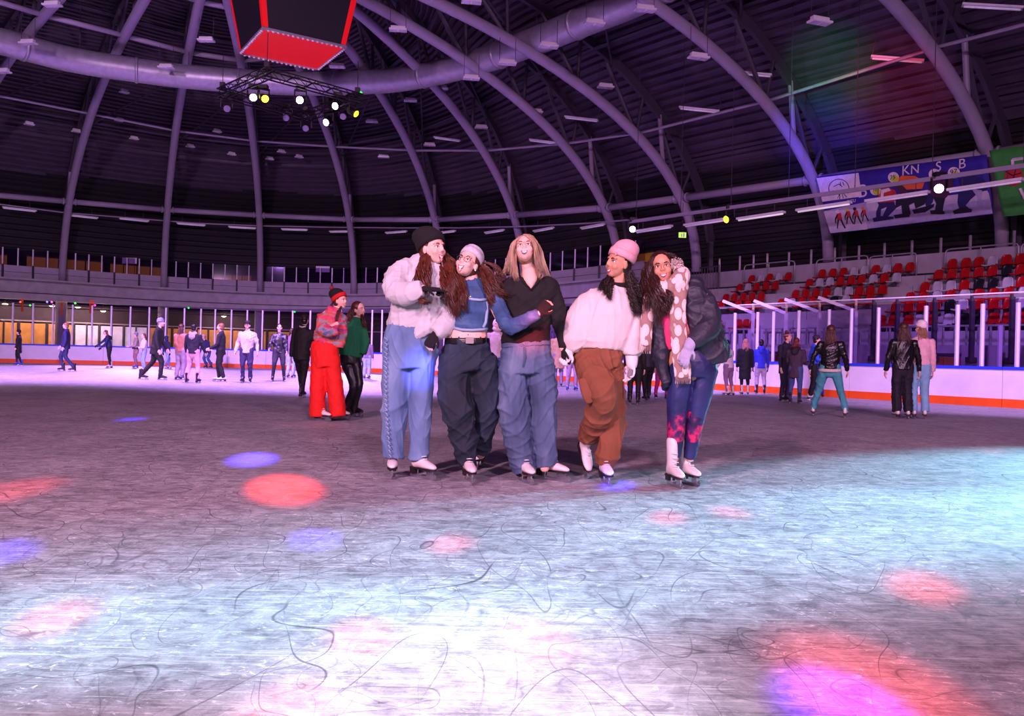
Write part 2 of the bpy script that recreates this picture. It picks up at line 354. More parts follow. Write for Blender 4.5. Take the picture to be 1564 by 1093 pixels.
# ------------------------------------------------------------------ ventilation duct
DZ = 12.6
dpx = [(-160, 20), (-80, 43), (0, 63), (103, 90), (192, 105), (282, 117), (370, 124), (460, 128), (556, 126), (627, 119), (720, 98), (802, 69), (905, 28), (960, 6), (1010, -18), (1080, -56), (1170, -110)]
dp = [ground(x, y, DZ) for x, y in dpx]
def catmull(P, n=6):
    out = []
    for i in range(len(P)-1):
        p0 = P[max(i-1, 0)]; p1 = P[i]; p2 = P[i+1]; p3 = P[min(i+2, len(P)-1)]
        for k in range(n):
            t = k/n; out.append(.5*((2*p1)+(p2-p0)*t+(2*p0-5*p1+4*p2-p3)*t*t+(-p0+3*p1-3*p2+p3)*t**3))
    return out+[P[-1]]
dpath = catmull(dp, 8)
duct = empty('ventilation_duct', dpath[len(dpath)//2], 'large round silver ventilation duct curving under the roof', 'duct')
seg = [0]
for a, b in zip(dpath, dpath[1:]): seg.append(seg[-1]+(b-a).length)
TOT = seg[-1]; NS = int(TOT/4.2)
def along(P, seg, l):
    i = next((j for j in range(1, len(seg)) if seg[j] >= l), len(seg)-1); t = (l-seg[i-1])/(seg[i]-seg[i-1]); return P[i-1].lerp(P[i], t)
for k in range(NS):
    a, b = TOT*k/NS, TOT*(k+1)/NS; pts = [along(dpath, seg, a+(b-a)*t/40) for t in range(41)]
    MB().tube(pts, [.50+(.008 if j % 2 else 0) for j in range(41)], 28, False).build('duct_section', M_GALV, duct, True)
    p = along(dpath, seg, a+.05); t_ = (along(dpath, seg, a+.25)-p).normalized()
    MB().tube([p-t_*.06, p+t_*.06], .535, 28).build('joint_band', M_GALV, duct, True)
    p = along(dpath, seg, (a+b)/2); hit = BVH.ray_cast(p, Vector((0, 0, 1)))
    MB().tube([p+Vector((0, 0, .45)), Vector((p.x, p.y, hit[0].z if hit[0] else 14))], .015, 5).build('hanger_rod', M_DARK, duct)

# ------------------------------------------------------------------ balcony at the round end (ribs A..H) and lobby under it
K0, K1 = 1, IDX['H']+.45
kk = np.arange(K0, K1+.01, .125)
def band(name, q0, z0, q1, z1, th, m, ks_=kk, kind=None, parent=None):
    mb = MB(); rings = []
    for k in ks_:
        a = at(k, q0, z0); b = at(k, q1, z1); d = station(k)[1]*-th
        rings.append([a, b, b+d, a+d])
    mb.loft(rings)
    o = mb.build(name, m, parent); 
    if kind: tag(o, kind=kind)
    return o
bal = band('wall_balcony', .75, 3.42, .75, 4.52, .25, M_CONC, kind='structure')
band('balcony_floor', .75, 4.40, .75, 4.52, 4.2, M_CONC, parent=bal)
band('ledge', .85, 4.50, .85, 4.60, 1.0, M_CONC, parent=bal)
band('soffit_line', .80, 3.78, .80, 3.83, .1, M_DARK, parent=bal)
M_PARA = mat('parapet_panel', (168, 160, 176), .6, 0, .08, 3)
par = empty('wall_parapet'); tag(par, kind='structure')
for j in range(len(kk)//2-1):
    a, b = kk[2*j], kk[2*j+2]; gap = .008
    for (z0, z1) in ((4.62, 4.98), (5.0, 5.36)):
        P0 = at(a+gap, -.35, 0); P1 = at(b-gap, -.35, 0); P0.z = P1.z = (z0+z1)/2
        MB().bar(P0, P1, .05, z1-z0).build('parapet_panel', M_PARA, par)
    p = at(a, -.28, 4.6); MB().bar(p, p+Vector((0, 0, .80)), .09, .07).build('parapet_stud', M_DARK, par)
    for q in (a, (a+b)/2):
        p = at(q, -.35, 5.34); MB().bar(p, p+Vector((0, 0, 1.0)), .06, .06).build('glazing_post', M_POST, par)
    P0 = at(a, -.35, 5.85); P1 = at(b, -.35, 5.85); MB().bar(P0, P1, .012, .95).build('balustrade_pane', M_GLASS, par)
# lit windows on the balcony's back wall
M_LIT = mat('warm_window', (150, 100, 40), .6, 0, .3, 1.2, emit=(150, 92, 24), estr=.28)
wn = 1
for k0, k1, h in [(4.0, 4.55, .55), (4.7, 5.4, .6), (5.46, 6.0, .55), (6.5, 6.9, .35), (8.35, 9.2, .5), (9.25, 9.62, .45), (10.9, 11.3, .4)]:
    o = tag(empty('window_%d' % wn, at((k0+k1)/2, -1.0, 5.5)), kind='structure'); wn += 1
    for j in range(4):
        a = at(k0+(k1-k0)*(j+.04)/4, -.72, 5.36+h/2); b = at(k0+(k1-k0)*(j+.96)/4, -.72, 5.36+h/2)
        MB().bar(a, b, .04, h).build('pane', M_LIT, o)
    MB().bar(at(k0, -.70, 5.36+h+.04), at(k1, -.70, 5.36+h+.04), .08, .06).build('window_frame', M_DARK, o)
# lobby: back wall, doors, columns under the ribs
lob = band('wall_lobby', -3.2, 0, -3.2, 3.42, .2, mat('lobby_wall', (60, 48, 62), .8, 0, .15, 1), kind='structure')
band('transom_rail', -3.05, 2.3, -3.05, 2.38, .08, mat('lobby_rail', (150, 138, 150), .5), parent=lob)
band('service_pipe', -.2, 3.05, -.2, 3.12, .07, M_DARK, parent=lob)
band('service_pipe', -.8, 3.22, -.8, 3.30, .07, M_DARK, parent=lob)
M_LITD = mat('lobby_light_pane', (180, 125, 60), .6, 0, .45, 1.5, emit=(176, 116, 50), estr=.85)
M_LITW = mat('lobby_white_pane', (200, 190, 200), .6, 0, .35, 2, emit=(205, 195, 205), estr=.75)
dn = 1
for k0 in np.arange(3.3, 11.4, .235):
    lit = random.random(); wdt = .225
    if 7.9 < k0 < 8.3 or (lit < .12 and k0 > 6.4): continue
    o = tag(empty('door_%d' % dn, at(k0+wdt/2, -3.0, 0)), kind='structure'); dn += 1
    mt = M_LITW if (5.05 < k0 < 5.65 and lit < .75) else M_LITD
    if lit > (.92 if k0 < 6.4 else .7): mt = mat('lobby_dark_pane', (52, 40, 52), .25, 0, .3, 2)
    for j in range(2):
        a = at(k0+wdt*(j*.5+.04), -3.06, 1.12); b = at(k0+wdt*(j*.5+.46), -3.06, 1.12); MB().bar(a, b, .04, 2.16).build('door_pane', mt, o)
    for j in (0, .5, 1):
        p = at(k0+wdt*j, -3.0, 0); MB().bar(p, p+Vector((0, 0, 2.28)), .07, .07).build('door_frame', M_DARK, o)
for i in range(K0+1, IDX['H']+1):
    MB().tube([at(i, -.1, 0), at(i, -.1, 3.45)], .30, 14).build('column', M_CONC, lob, True)
# lamps under the balcony
M_GLOW = mat('warm_lamp', (255, 220, 130), .5, emit=(255, 226, 130), estr=7.0)
for j, (k, z) in enumerate([(4.56, 3.2), (4.95, 3.25), (5.18, 3.25), (5.42, 3.1), (6.62, 3.1), (8.7, 2.75)]):
    p = at(k, -1.6, z)
    o = empty('ceiling_lamp', p, '%s warm round lamp glowing under the balcony, counted from the left' % ORD[j], 'lamp', 'warm lamps under the balcony')
    lamp('lobby_lamp', 'POINT', p-Vector((0, 0, .15)), None, 260, (1, .78, .42), radius=.1)
    MB().ball(p, (.16, .16, .06), 12, 6).build('lamp_globe', M_GLOW, o, True); MB().tube([p+Vector((0, 0, .05)), p+Vector((0, 0, 3.42-z))], .02, 6).build('stem', M_DARK, o)
# little coloured lights on the string under the balcony
for j, (x, y, c) in enumerate([(72, 461, (110, 90, 255)), (79, 461, (255, 60, 200)), (31, 461, (255, 70, 60)), (46, 466, (60, 255, 70)), (115, 463, (60, 255, 70)), (145, 466, (255, 60, 200)), (288, 470, (40, 255, 70)), (450, 476, (40, 255, 80)), (857, 471, (40, 255, 90)), (551, 142, (40, 255, 90))]):
    if y < 300: p = on_plane(x, y, Vector((0, 1, 0)), 29.2)
    elif x > 800: p = on_plane(x, y, Vector((0, 1, 0)), 40.5)
    else: p = on_plane(x, y, Vector((0, 1, 0)), 46.6+max(0, (x-120))*.008)
    o = empty('indicator_light', p, 'tiny %s indicator light, %s of the small coloured lights from the left' % ({(110, 90, 255): 'blue', (255, 60, 200): 'magenta', (255, 70, 60): 'red'}.get(c, 'green'), ORD[j]), 'light', 'small coloured lights')
    MB().ball(p, .05, 8, 6).build('bulb', mat('bulb_%d_%d' % (c[0], c[1]), c, .4, emit=c, estr=6), o, True); MB().box(p+Vector((0, .05, .04)), (.06, .06, .06)).build('housing', M_BLACK, o)

# ------------------------------------------------------------------ rink boards with glass
BP = [Vector(p) for p in [(-48, 31, 0), (-40, 36, 0), (-32, 39.6, 0), (-25.2, 41.7, 0), (-18, 43.0, 0), (-12.2, 43.2, 0), (-6.6, 40.2, 0), (-1.9, 37.0, 0), (2.15, 33.2, 0), (5.2, 29.3, 0), (8.05, 25.05, 0), (11.45, 20.1, 0), (14.9, 15.15, 0), (18.3, 10.2, 0), (21.8, 5.1, 0)]]
bpath = catmull(BP, 12); bs = [0]
for a, b in zip(bpath, bpath[1:]): bs.append(bs[-1]+(b-a).length)
BT = bs[-1]
def board_at_x(x):                                      # arc position of the boards at image column x
    return min(np.linspace(0, BT, 900), key=lambda l: abs((proj(along(bpath, bs, l)) if along(bpath, bs, l).y > 1 else (9e9, 0))[0]-x))
def bpt(l, z=0., out=0.):
    p = along(bpath, bs, min(max(l, 0), BT)); t = (along(bpath, bs, min(l+.1, BT))-along(bpath, bs, max(l-.1, 0))).normalized(); nn = Vector((t.y, -t.x, 0))
    if nn.dot(p-Vector((-12, 15, 0))) < 0: nn = -nn
    q = p+nn*out; q.z = z; return q
wall = empty('wall_rink'); tag(wall, kind='structure')
nb = int(BT/2.0)
for j in range(nb):
    a, b = BT*j/nb, BT*(j+1)/nb; m2 = (a+b)/2; g = .006
    for l0, l1 in ((a+g, m2), (m2, b-g)):
        pass
    def strip(name, z0, z1, o0, o1, m):
        rg = []
        for l in (a+g, m2, b-g): rg.append([bpt(l, z0, o0), bpt(l, z1, o0), bpt(l, z1, o1), bpt(l, z0, o1)])
        MB().loft(rg).build(name, m, wall)
    strip('board_panel', .20, .885, 0, .10, M_BOARD); strip('kick_strip', .0, .20, -.015, .10, M_ORANGE); strip('cap_rail', .885, .955, -.03, .14, M_BLUE)
# posts and panes
lx = [16.6, 48, 78.7, 109.5, 139, 168, 196.7, 224.6, 252, 279, 304, 328, 351, 376, 399, 422, 445, 470, 494, 518, 541, 564, 579, 601, 625, 650, 676, 703, 731, 760, 790, 821, 853, 886, 920, 955, 990, 1024, 1056, 1086]
rx = [1118, 1152, 1175, 1215, 1263, 1298, 1337, 1407, 1460, 1495, 1552, 1600, 1660, 1720]
PL = [board_at_x(x) for x in [-15, -46]][::-1]+[board_at_x(x) for x in lx+rx]
NLX = len(lx)+2
for j, l in enumerate(PL):
    h = 2.0 if j < NLX-3 else 1.50; wd = .07 if j < NLX-3 else .085
    p = bpt(l, .955, .07); MB().bar(p, p+Vector((0, 0, h)), wd, wd*.8, (0, 1, 0)).build('glass_post', M_POST, wall)
    if j+1 < len(PL):
        q = bpt(PL[j+1], .955, .07); h2 = h+.08
        if 0 < (q-p).length < 6: MB().bar(p+Vector((0, 0, h2/2)), q+Vector((0, 0, h2/2)), .012, h2).build('glass_pane', M_GLASS, wall)
        if j >= NLX: MB().bar(p+Vector((0, 0, h2+.16)), q+Vector((0, 0, h2+.16)), .03, .03).build('glass_rail', M_POST, wall)

# players' box at the side: posts with slanted roof arms, short gate posts
for j, (x, h) in enumerate([(1114, 1.55), (1164, 1.5), (1216, 1.5), (1273, 1.5)]):
    l = board_at_x(x); p = bpt(l, 0, 1.0); o = empty('shelter_post', p, 'tall white shelter post with slanting roof arm, %s from the left behind the side boards' % ORD[j], 'post', 'shelter posts behind the side boards')
    MB().bar(p, p+Vector((0, 0, .955+h)), .09, .09, (0, 1, 0)).build('upright', M_POST, o)
    top = p+Vector((0, 0, .955+h)); tip = bpt(l, .955+h+.28, 2.0); fr = bpt(l, .955+h+.30, 1.0)
    arm = tip+(bpt(l+1.6, 0, 0)-bpt(l, 0, 0)); 
    MB().bar(top+Vector((0, 0, -.02)), fr, .06, .06, (0, 1, 0)).build('bracket', mat('pale_wood', (200, 175, 150), .6), o)
    MB().bar(top, bpt(l-1.1, .955+h+.42, .8), .07, .09).build('roof_arm', M_POST, o)
for j, x in enumerate([1126, 1144, 1508, 1538]):
    l = board_at_x(x); p = bpt(l, 0, .5); h = 1.0
    o = MB().bar(p, p+Vector((0, 0, .955+h)), .085, .07, (0, 1, 0)).build('gate_post', M_POST)
    tag(o, 'short white gate post behind the side glass, %s from the left' % ORD[j], 'post', 'short gate posts')

# ------------------------------------------------------------------ stands on the right
US = Vector((-.57, .8216, 0)).normalized(); NSV = Vector((US.y, -US.x, 0))     # along the stands, and away from the ice
TB = 20.95
ROWY = [482, 459, 444, 428, 409, 393]                                          # image rows of the seats at x=1534, front to back
ROWT = [TB+1.75+.68*k for k in range(6)]
ROWZ = [on_plane(1534, y+3, NSV, t).z for y, t in zip(ROWY, ROWT)]
def sp(s, t, z): return US*s+NSV*t+Vector((0, 0, z))
S0, S1 = -8., 31.5
stand = MB()
steps = empty('wall_stands'); tag(steps, kind='structure')
for k in range(6):
    z = ROWZ[k]-.34; zb = (ROWZ[k-1]-.34) if k else .0
    for c in range(14):
        a, b = S0+(S1-S0)*c/14, S0+(S1-S0)*(c+1)/14
        MB().bar(sp(a+.01, ROWT[k]+.02, (z-.75+z)/2+.0), sp(b-.01, ROWT[k]+.02, (z-.75+z)/2), .68, .75).build('terrace_slab', M_CONC, steps)
MB().bar(sp(S0, ROWT[0]-.42, 0.75), sp(S1, ROWT[0]-.42, .75), .12, 1.5).build('front_wall', M_CONC, steps)
MB().bar(sp(S0, ROWT[5]+.55, ROWZ[5]+.12), sp(S1, ROWT[5]+.55, ROWZ[5]+.12), .15, .62).build('rear_parapet', M_CONC, steps)
# front slatted balustrade
for c in range(0, 130):
    s = S0+(S1-S0)*c/130; MB().bar(sp(s, ROWT[0]-.42, 1.5), sp(s, ROWT[0]-.42, 1.98), .05, .03, (0, 1, 0)).build('baluster', M_GALV, steps)
MB().bar(sp(S0, ROWT[0]-.42, 2.0), sp(S1, ROWT[0]-.42, 2.0), .06, .05).build('balustrade_rail', M_GALV, steps)
for j, x in enumerate([1335, 1371, 1428, 1485, 1546, 1605]):
    p = on_plane(x, 470, NSV, ROWT[0]-.6); p.z = 0
    MB().bar(p+Vector((0, 0, 1.15)), p+Vector((0, 0, 2.75)), .10, .10, (0, 1, 0)).box(p+Vector((0, 0, 1.12)), (.2, .2, .12)).build('stanchion', M_DARK, steps)
MB().bar(sp(S0, ROWT[0]-.6, 2.72), sp(24, ROWT[0]-.6, 2.72), .05, .06).build('handrail', M_GALV, steps)
# wooden doors low in the front wall
for j, (x0, x1) in enumerate([(1416, 1468), (1176, 1200)]):
    a = on_plane(x0, 545, NSV, ROWT[0]-.5); b = on_plane(x1, 545, NSV, ROWT[0]-.5); a.z = b.z = .62
    o = tag(empty('door_%d' % (dn+j), (a+b)/2), kind='structure')
    for f in (0, .5): MB().bar(a.lerp(b, f+.01), a.lerp(b, f+.49), .04, 1.1).build('door_leaf', mat('door_wood', (170, 95, 60), .55, 0, .15, 3), o)
    MB().bar(a+Vector((0, 0, .62)), b+Vector((0, 0, .62)), .06, .08).build('door_frame', M_DARK, o)

# seat prototypes: bucket with back, seat pan, bracket
SEATC = {'R': ('red', mat('seat_red', (168, 14, 24), .22, 0, .06, 5)), 'G': ('pale grey', mat('seat_grey', (176, 172, 188), .24, 0, .06, 5)), 'B': ('black', mat('seat_black', (28, 26, 34), .22, 0, .1, 5))}
def seat_proto(m):
    o = empty('stadium_seat')
    W = .158; rings = []
    # back: curved shell, local x across, y to the rear, z up
    prf = [(.30, -.02, .86), (.20, .02, 1.0), (.10, .06, 1.0), (.02, .10, .96), (.20, .15, .92), (.34, .18, .80), (.40, .195, .62), (.42, .19, .3)]
    def shell(prof_, th):
        rg = []
        for (z, y, wf) in prof_:
            f = []; 
            for k in range(9):
                x = -1+k/4; f.append(Vector((x*W*wf, y-.035*x*x*(1 if z > .1 else .3), z)))
            rg.append(f+[v+Vector((0, th, -.006)) for v in f[::-1]])
        return rg
    back = [(.04, .10, .97), (.10, .122, 1.0), (.18, .14, .97), (.26, .16, .9), (.315, .175, .78), (.345, .182, .52), (.352, .184, .2)]
    MB().loft(shell(back, .02)).build('seat_back', m, o, True, False)
    pan = []
    for (y, z, wf) in [(-.24, .015, .86), (-.23, .045, .95), (-.15, .04, 1.0), (0, .02, 1.0), (.08, .03, .98), (.12, .06, .9)]:
        f = [Vector((x*W*wf, y, z+.02*x*x)) for x in np.linspace(-1, 1, 9)]; pan.append(f+[v-Vector((0, 0, .022)) for v in f[::-1]])
    MB().loft(pan).build('seat_pan', m, o, True, False)
    MB().box((0, .02, -.06), (.05, .16, .12)).box((0, .10, -.11), (.22, .04, .04)).build('bracket', M_DARK, o, False, False)
    return o
PROTO = {k: seat_proto(v[1]) for k, v in SEATC.items()}; USED = set()
C4 = lambda *xs: [1080+x/6.07 for x in xs]
C5 = lambda *xs: [1320+x/6.07 for x in xs]
SEATS = {5: [('RGRGR', C4(400, 485, 565, 650, 738)), ('RRRGGRGRR', C4(1050, 1150, 1247, 1345, 1440)+C5(90, 190, 295, 408)), ('RRRGRRR', C5(800, 925, 1045, 1170, 1300, 1430, 1560))],
         4: [('RGRRR', C4(287, 362, 443, 530, 615)), ('RGGRRRGRG', C4(932, 1025, 1120, 1220, 1320, 1415)+C5(65, 170, 280)), ('RRRRRBRR', C5(672, 795, 918, 1043, 1170, 1305, 1432, 1562))],
         3: [('RRRRR', C4(158, 238, 320, 403, 487)), ('RRRRGGRRR', C4(805, 897, 992, 1092, 1195, 1293, 1395)+C5(40, 152)), ('RGGRBBGRG', C5(547, 660, 783, 912, 1045, 1177, 1310, 1442, 1575))],
         2: [('RRBRR', C4(35, 112, 190, 272, 357)), ('RGRRRBGRRR', C4(670, 765, 860, 957, 1053, 1157, 1265, 1365)+C5(0, 30)[1:]+C5(-1000)), ('RRGRGRRRGR', C5(408, 527, 655, 778, 910, 1042, 1178, 1312, 1460, 1590))],
         1: [('RRRRBGRRRGR', C5(275, 395, 515, 640, 775, 892, 1040, 1180, 1320, 1455, 1590))],
         0: [('RRRGRGBBRRRR', C5(140, 250, 390, 490, 612, 762, 908, 1042, 1180, 1312, 1450, 1590)), ('RRRR', C4(90, 270, 340, 410))]}
BLK = ['left block', 'middle block', 'right block']
for k, blocks in SEATS.items():
    for bi, (cs, xs) in enumerate(blocks):
        if k == 1: bi = 2
        if k == 0: bi = 2 if bi == 0 else 0
        for j, (c, x) in enumerate(zip(cs, xs)):
            if x < 900: continue
            yg = ROWY[k]; p = on_plane(x, yg, NSV, ROWT[k]); p.z = ROWZ[k]-.19
            o = PROTO[c] if c not in USED else copy_tree(PROTO[c]); USED.add(c)
            o.location = p; o.rotation_euler = (0, 0, math.atan2(-NSV.x, NSV.y))
            tag(o, '%s stadium seat, %s from left in %s row up, %s' % (SEATC[c][0], ORD[j], ORD[k], BLK[bi]), 'seat', 'stadium seats in the stands')
# hoop rails and posts at the top of the stands
def hoop(x0, x1, y0, y1, j, t=ROWT[5]+.3):
    a = on_plane(x0, y0, NSV, t); b = on_plane(x1, y1, NSV, t); z0 = ROWZ[5]-.3
    o = empty('guard_rail', Vector((a.x, a.y, z0)), 'grey tubular guard rail behind the top seats, %s from the left' % ORD[j], 'rail', 'guard rails above the stands')
    zt = a.z; u = (b-a).normalized(); b.z = a.z
    MB().tube([Vector((a.x, a.y, z0)), Vector((a.x, a.y, zt-.12)), a+Vector((u.x*.04, u.y*.04, -.03)), a+Vector((u.x*.14, u.y*.14, 0)), b-Vector((u.x*.14, u.y*.14, 0)), b-Vector((u.x*.04, u.y*.04, .03)), Vector((b.x, b.y, zt-.12)), Vector((b.x, b.y, z0))], .025, 8).build('hoop', M_GALV, o, True)
    m_ = (a+b)/2; MB().tube([Vector((m_.x, m_.y, z0)), Vector((m_.x, m_.y, zt))], .02, 6).build('upright', M_GALV, o)
for j, a in enumerate([(1137, 1214, 405, 399), (1247, 1326, 397, 390), (1328, 1400, 392, 385), (1444, 1556, 381, 372), (1560, 1640, 372, 366)]): hoop(*a, j)
for j, (x, y0, y1) in enumerate([(1099, 395, 420), (1130, 391, 412), (1151, 389, 410), (1172, 387, 412), (1205, 385, 405), (1239, 381, 402), (1275, 378, 400), (1312, 375, 400), (1351, 371, 398), (1393, 367, 394), (1437, 363, 392), (1482, 359, 390), (1549, 352, 384)]):
    p = on_plane(x, y0, NSV, ROWT[5]+.85); tag(MB().bar(p, Vector((p.x, p.y, ROWZ[5]-.4)), .07, .05, (0, 1, 0)).build('wall_post', M_GALV), 'slim pale post along the rear of the stands, %s from the left' % ORD[j], 'post', 'posts behind the stands')
# dark side fence at the left end of the stands
fo = empty('side_fence', sp(28.5, 24, 0), 'dark vertical-bar fence at the left end of the stands', 'fence')
fa = on_plane(1040, 400, NSV, 26.2); fb = on_plane(1098, 402, NSV, 26.2)
for c in range(15):
    p = fa.lerp(fb, c/14); MB().bar(Vector((p.x, p.y, 3.6)), Vector((p.x, p.y, 4.75)), .025, .025, (0, 1, 0)).build('bar', M_DARK, fo)
for z in (3.62, 4.75): MB().bar(Vector((fa.x, fa.y, z)), Vector((fb.x, fb.y, z)), .04, .04).build('rail', M_DARK, fo)
for c in (0, 14):
    p = fa.lerp(fb, c/14); MB().bar(Vector((p.x, p.y, 0)), Vector((p.x, p.y, 4.8)), .06, .06, (0, 1, 0)).build('post', M_DARK, fo)

# ------------------------------------------------------------------ light rail along the stands with strip lights
RT = 22.6; r0 = on_plane(961, 339, NSV, RT); r1 = on_plane(1564, 253, NSV, RT); rz = (r0.z+r1.z)/2
dirr = (r1-r0).normalized()
railo = empty('lighting_rail', r0, 'long grey lighting rail running above the stands', 'rail')
rb = r1+(r1-r0)*.35
MB().bar(r0, rb, .06, .12).build('beam', M_RIB, railo)
for f in np.linspace(0.02, .98, 9):
    p = r0.lerp(rb, float(f)); hit = BVH.ray_cast(p, Vector((0, 0, 1))); MB().tube([p, Vector((p.x, p.y, hit[0].z if hit[0] else 10))], .012, 5).build('wire', M_DARK, railo)
M_TUBE = mat('strip_tube', (235, 225, 245), .3, emit=(235, 220, 255), estr=.10)
M_TUBE2 = mat('strip_tube_glow', (235, 225, 245), .3, emit=(245, 230, 225), estr=.45)
def strip_light(p, u, ln, j, lab, hang, glow=False):
    o = empty('strip_light', p, lab % ORD[j], 'strip light', 'strip lights'); u = Vector((u.x, u.y, 0)).normalized()
    MB().bar(p-u*ln/2, p+u*ln/2, .16, .07).build('housing', M_WHITE, o)
    MB().tube([p-u*(ln/2-.05)-Vector((0, 0, .05)), p+u*(ln/2-.05)-Vector((0, 0, .05))], .035, 8).build('tube', M_TUBE2 if glow else M_TUBE, o, True)
    for f in (-.3, .3): MB().tube([p+u*ln*f+Vector((0, 0, .03)), p+u*ln*f+Vector((0, 0, hang))], .012, 5).build('hanger', M_DARK, o)
for j, (x, y) in enumerate([(998, 349), (1076, 339), (1161, 329), (1257, 315), (1369, 300), (1503, 282)]):
    strip_light(on_plane(x, y, NSV, RT), dirr, 1.9, j, 'white strip light under the rail above the stands, %s from the left', .3, j in (2, 3))
for j, (x, y) in enumerate([(30, 319), (126, 330), (205, 335), (292, 342), (370, 347), (450, 350), (522, 353), (605, 354), (680, 354), (755, 353), (830, 350), (905, 345)]):
    k = min(np.linspace(2, IDX['I'], 500), key=lambda k_: abs(proj(at(k_, 1.3, 8.2))[0]-x)); p = at(k, 1.3, 8.2); v = ray(x, y); p = v*p.y+Vector((0, 0, CH))
    strip_light(p, at(k+.1, 1.3, 0)-at(k-.1, 1.3, 0), 1.65, j, 'long pale strip light hanging in front of the dark end wall, %s from the left', .5)
# cable tray above them
P = []
for x, y in [(-40, 303), (0, 312), (100, 325), (200, 333), (300, 341), (400, 345), (500, 347), (600, 348), (700, 348), (800, 346), (900, 341), (960, 336)]:
    k = min(np.linspace(2, IDX['I'], 400), key=lambda k_: abs(proj(at(k_, 1.3, 8.2))[0]-x)); Y = at(k, 1.3, 8.2).y; P.append(atY(x, y, Y))
for a, b in zip(P, P[1:]): MB().bar(a, b, .12, .06).build('cable_tray', M_RIB, ceiling)

# ------------------------------------------------------------------ banners
BN = NSV; BD = 25.75
def ppoly(pts, d): return [on_plane(x, y, BN, d) for x, y in pts]
def banner_cloth(name, quad, m, o, d, wave=.05, nx=24, ny=8):
    mb = MB(); tl, tr, br, bl = quad
    for i in range(ny+1):
        for j in range(nx+1):
            u, v = j/nx, i/ny; x = (tl[0]*(1-u)+tr[0]*u)*(1-v)+(bl[0]*(1-u)+br[0]*u)*v; y = (tl[1]*(1-u)+tr[1]*u)*(1-v)+(bl[1]*(1-u)+br[1]*u)*v
            mb.v.append(tuple(on_plane(x, y, BN, d+wave*math.sin(u*9+v*3)*(.3+.7*v)*.4)))
    mb.f = [(i*(nx+1)+j, i*(nx+1)+j+1, (i+1)*(nx+1)+j+1, (i+1)*(nx+1)+j) for i in range(ny) for j in range(nx)]
    ob = mb.build(name, m, o, True); sm = ob.modifiers.new('thick', 'SOLIDIFY'); sm.thickness = .012; return ob
def prt(o, name, pts, m, lift): 
    d = BD-.035-lift*.006
    P = ppoly(pts, d); MB().poly(P, BN*.004).build(name, m, o)
ban = empty('skating_banner', on_plane(1385, 340, BN, BD), 'large printed banner of crouching short-track speed skaters above the stands', 'banner')
banner_cloth('cloth', [(1248, 270), (1507, 236), (1517, 327), (1267, 357)], mat('banner_blue', (52, 34, 150), .7, 0, .15, 3), ban, BD)
MI = mat('print_ice', (196, 186, 205), .7, 0, .1, 4); MW = mat('print_white', (228, 212, 224), .7); MN = mat('print_navy', (36, 28, 92), .7, 0, .15, 6); MK = mat('print_dark', (26, 22, 44), .7)
MO = mat('print_orange', (224, 96, 40), .7); MY = mat('print_lime', (200, 205, 60), .7); MR = mat('print_red', (190, 40, 52), .7); ML = mat('print_lilac', (172, 160, 200), .7)
prt(ban, 'printed_ice', [(1259, 322), (1320, 309), (1400, 306), (1510, 294), (1516, 326), (1268, 356)], ML, 1)
prt(ban, 'printed_rink', [(1322, 310), (1420, 302), (1508, 291), (1511, 304), (1400, 318), (1326, 322)], MI, 2)
prt(ban, 'printed_emblem_panel', [(1247, 272), (1311, 264), (1316, 300), (1256, 308)], MW, 3)
prt(ban, 'printed_snow', [(1258, 323), (1320, 318), (1325, 350), (1268, 356)], MI, 2)
def ring_print(cx, cy, rx_, ry_, wd, m, name, lift, a0=0, a1=360):
    mb = MB(); P = []
    for a in range(a0, a1+1, 15):
        c, s_ = math.cos(math.radians(a)), math.sin(math.radians(a)); P.append(((cx+c*rx_, cy+s_*ry_), (cx+c*(rx_-wd), cy+s_*(ry_-wd))))
    for (o0, i0), (o1, i1) in zip(P, P[1:]): mb.poly(ppoly([o0, o1, i1, i0], BD-.035-lift*.006), BN*.003)
    mb.build(name, m, ban)
ring_print(1281, 288, 16, 15, 1.1, MK, 'printed_emblem_ring', 4, 150, 395)
for L_ in ([(1273, 285), (1281, 281), (1286, 285)], [(1278, 296), (1284, 291), (1292, 292)], [(1279, 303), (1284, 292)], [(1288, 303), (1285, 292)], [(1272, 291), (1277, 294)], [(1283, 278), (1284, 283)], [(1287, 278), (1289, 283)], [(1293, 301), (1288, 295)]):
    mb = MB()
    for a, b in zip(L_, L_[1:]): mb.tube([on_plane(*a, BN, BD-.062), on_plane(*b, BN, BD-.062)], .012, 4)
    mb.build('printed_emblem_line', MK, ban)
def runner(x, y, s, suit, helm):                        # little printed racing figure
    prt(ban, 'printed_racer', [(x-3*s, y-6*s), (x+3*s, y-7*s), (x+5*s, y+2*s), (x+1*s, y+5*s), (x-3*s, y+1*s)], suit, 5)
    prt(ban, 'printed_racer_leg', [(x-2*s, y+1*s), (x+1*s, y+2*s), (x-.5*s, y+9*s), (x-1.5*s, y+17*s), (x-3*s, y+17*s), (x-2.5*s, y+8*s)], MK, 4)
    prt(ban, 'printed_racer_leg', [(x+1*s, y+1*s), (x+4*s, y+1*s), (x+7*s, y+9*s), (x+11*s, y+16*s), (x+9*s, y+17*s), (x+5*s, y+10*s)], MK, 4)
    prt(ban, 'printed_racer_arm', [(x-3*s, y-5*s), (x-1*s, y-4*s), (x-4*s, y+3*s), (x-4*s, y+9*s), (x-5.5*s, y+9*s), (x-6*s, y+2*s)], MK, 6)
    P = [(x-2*s+3*s*math.cos(a), y-9*s+3*s*math.sin(a)) for a in np.linspace(0, 6.28, 11)[:-1]]; prt(ban, 'printed_helmet', P, helm, 6)
runner(1281, 332, 1.0, MR, MW); runner(1295, 328, .85, MR, MY); runner(1307, 327, .9, MR, MK); runner(1319, 325, .75, MR, MO)
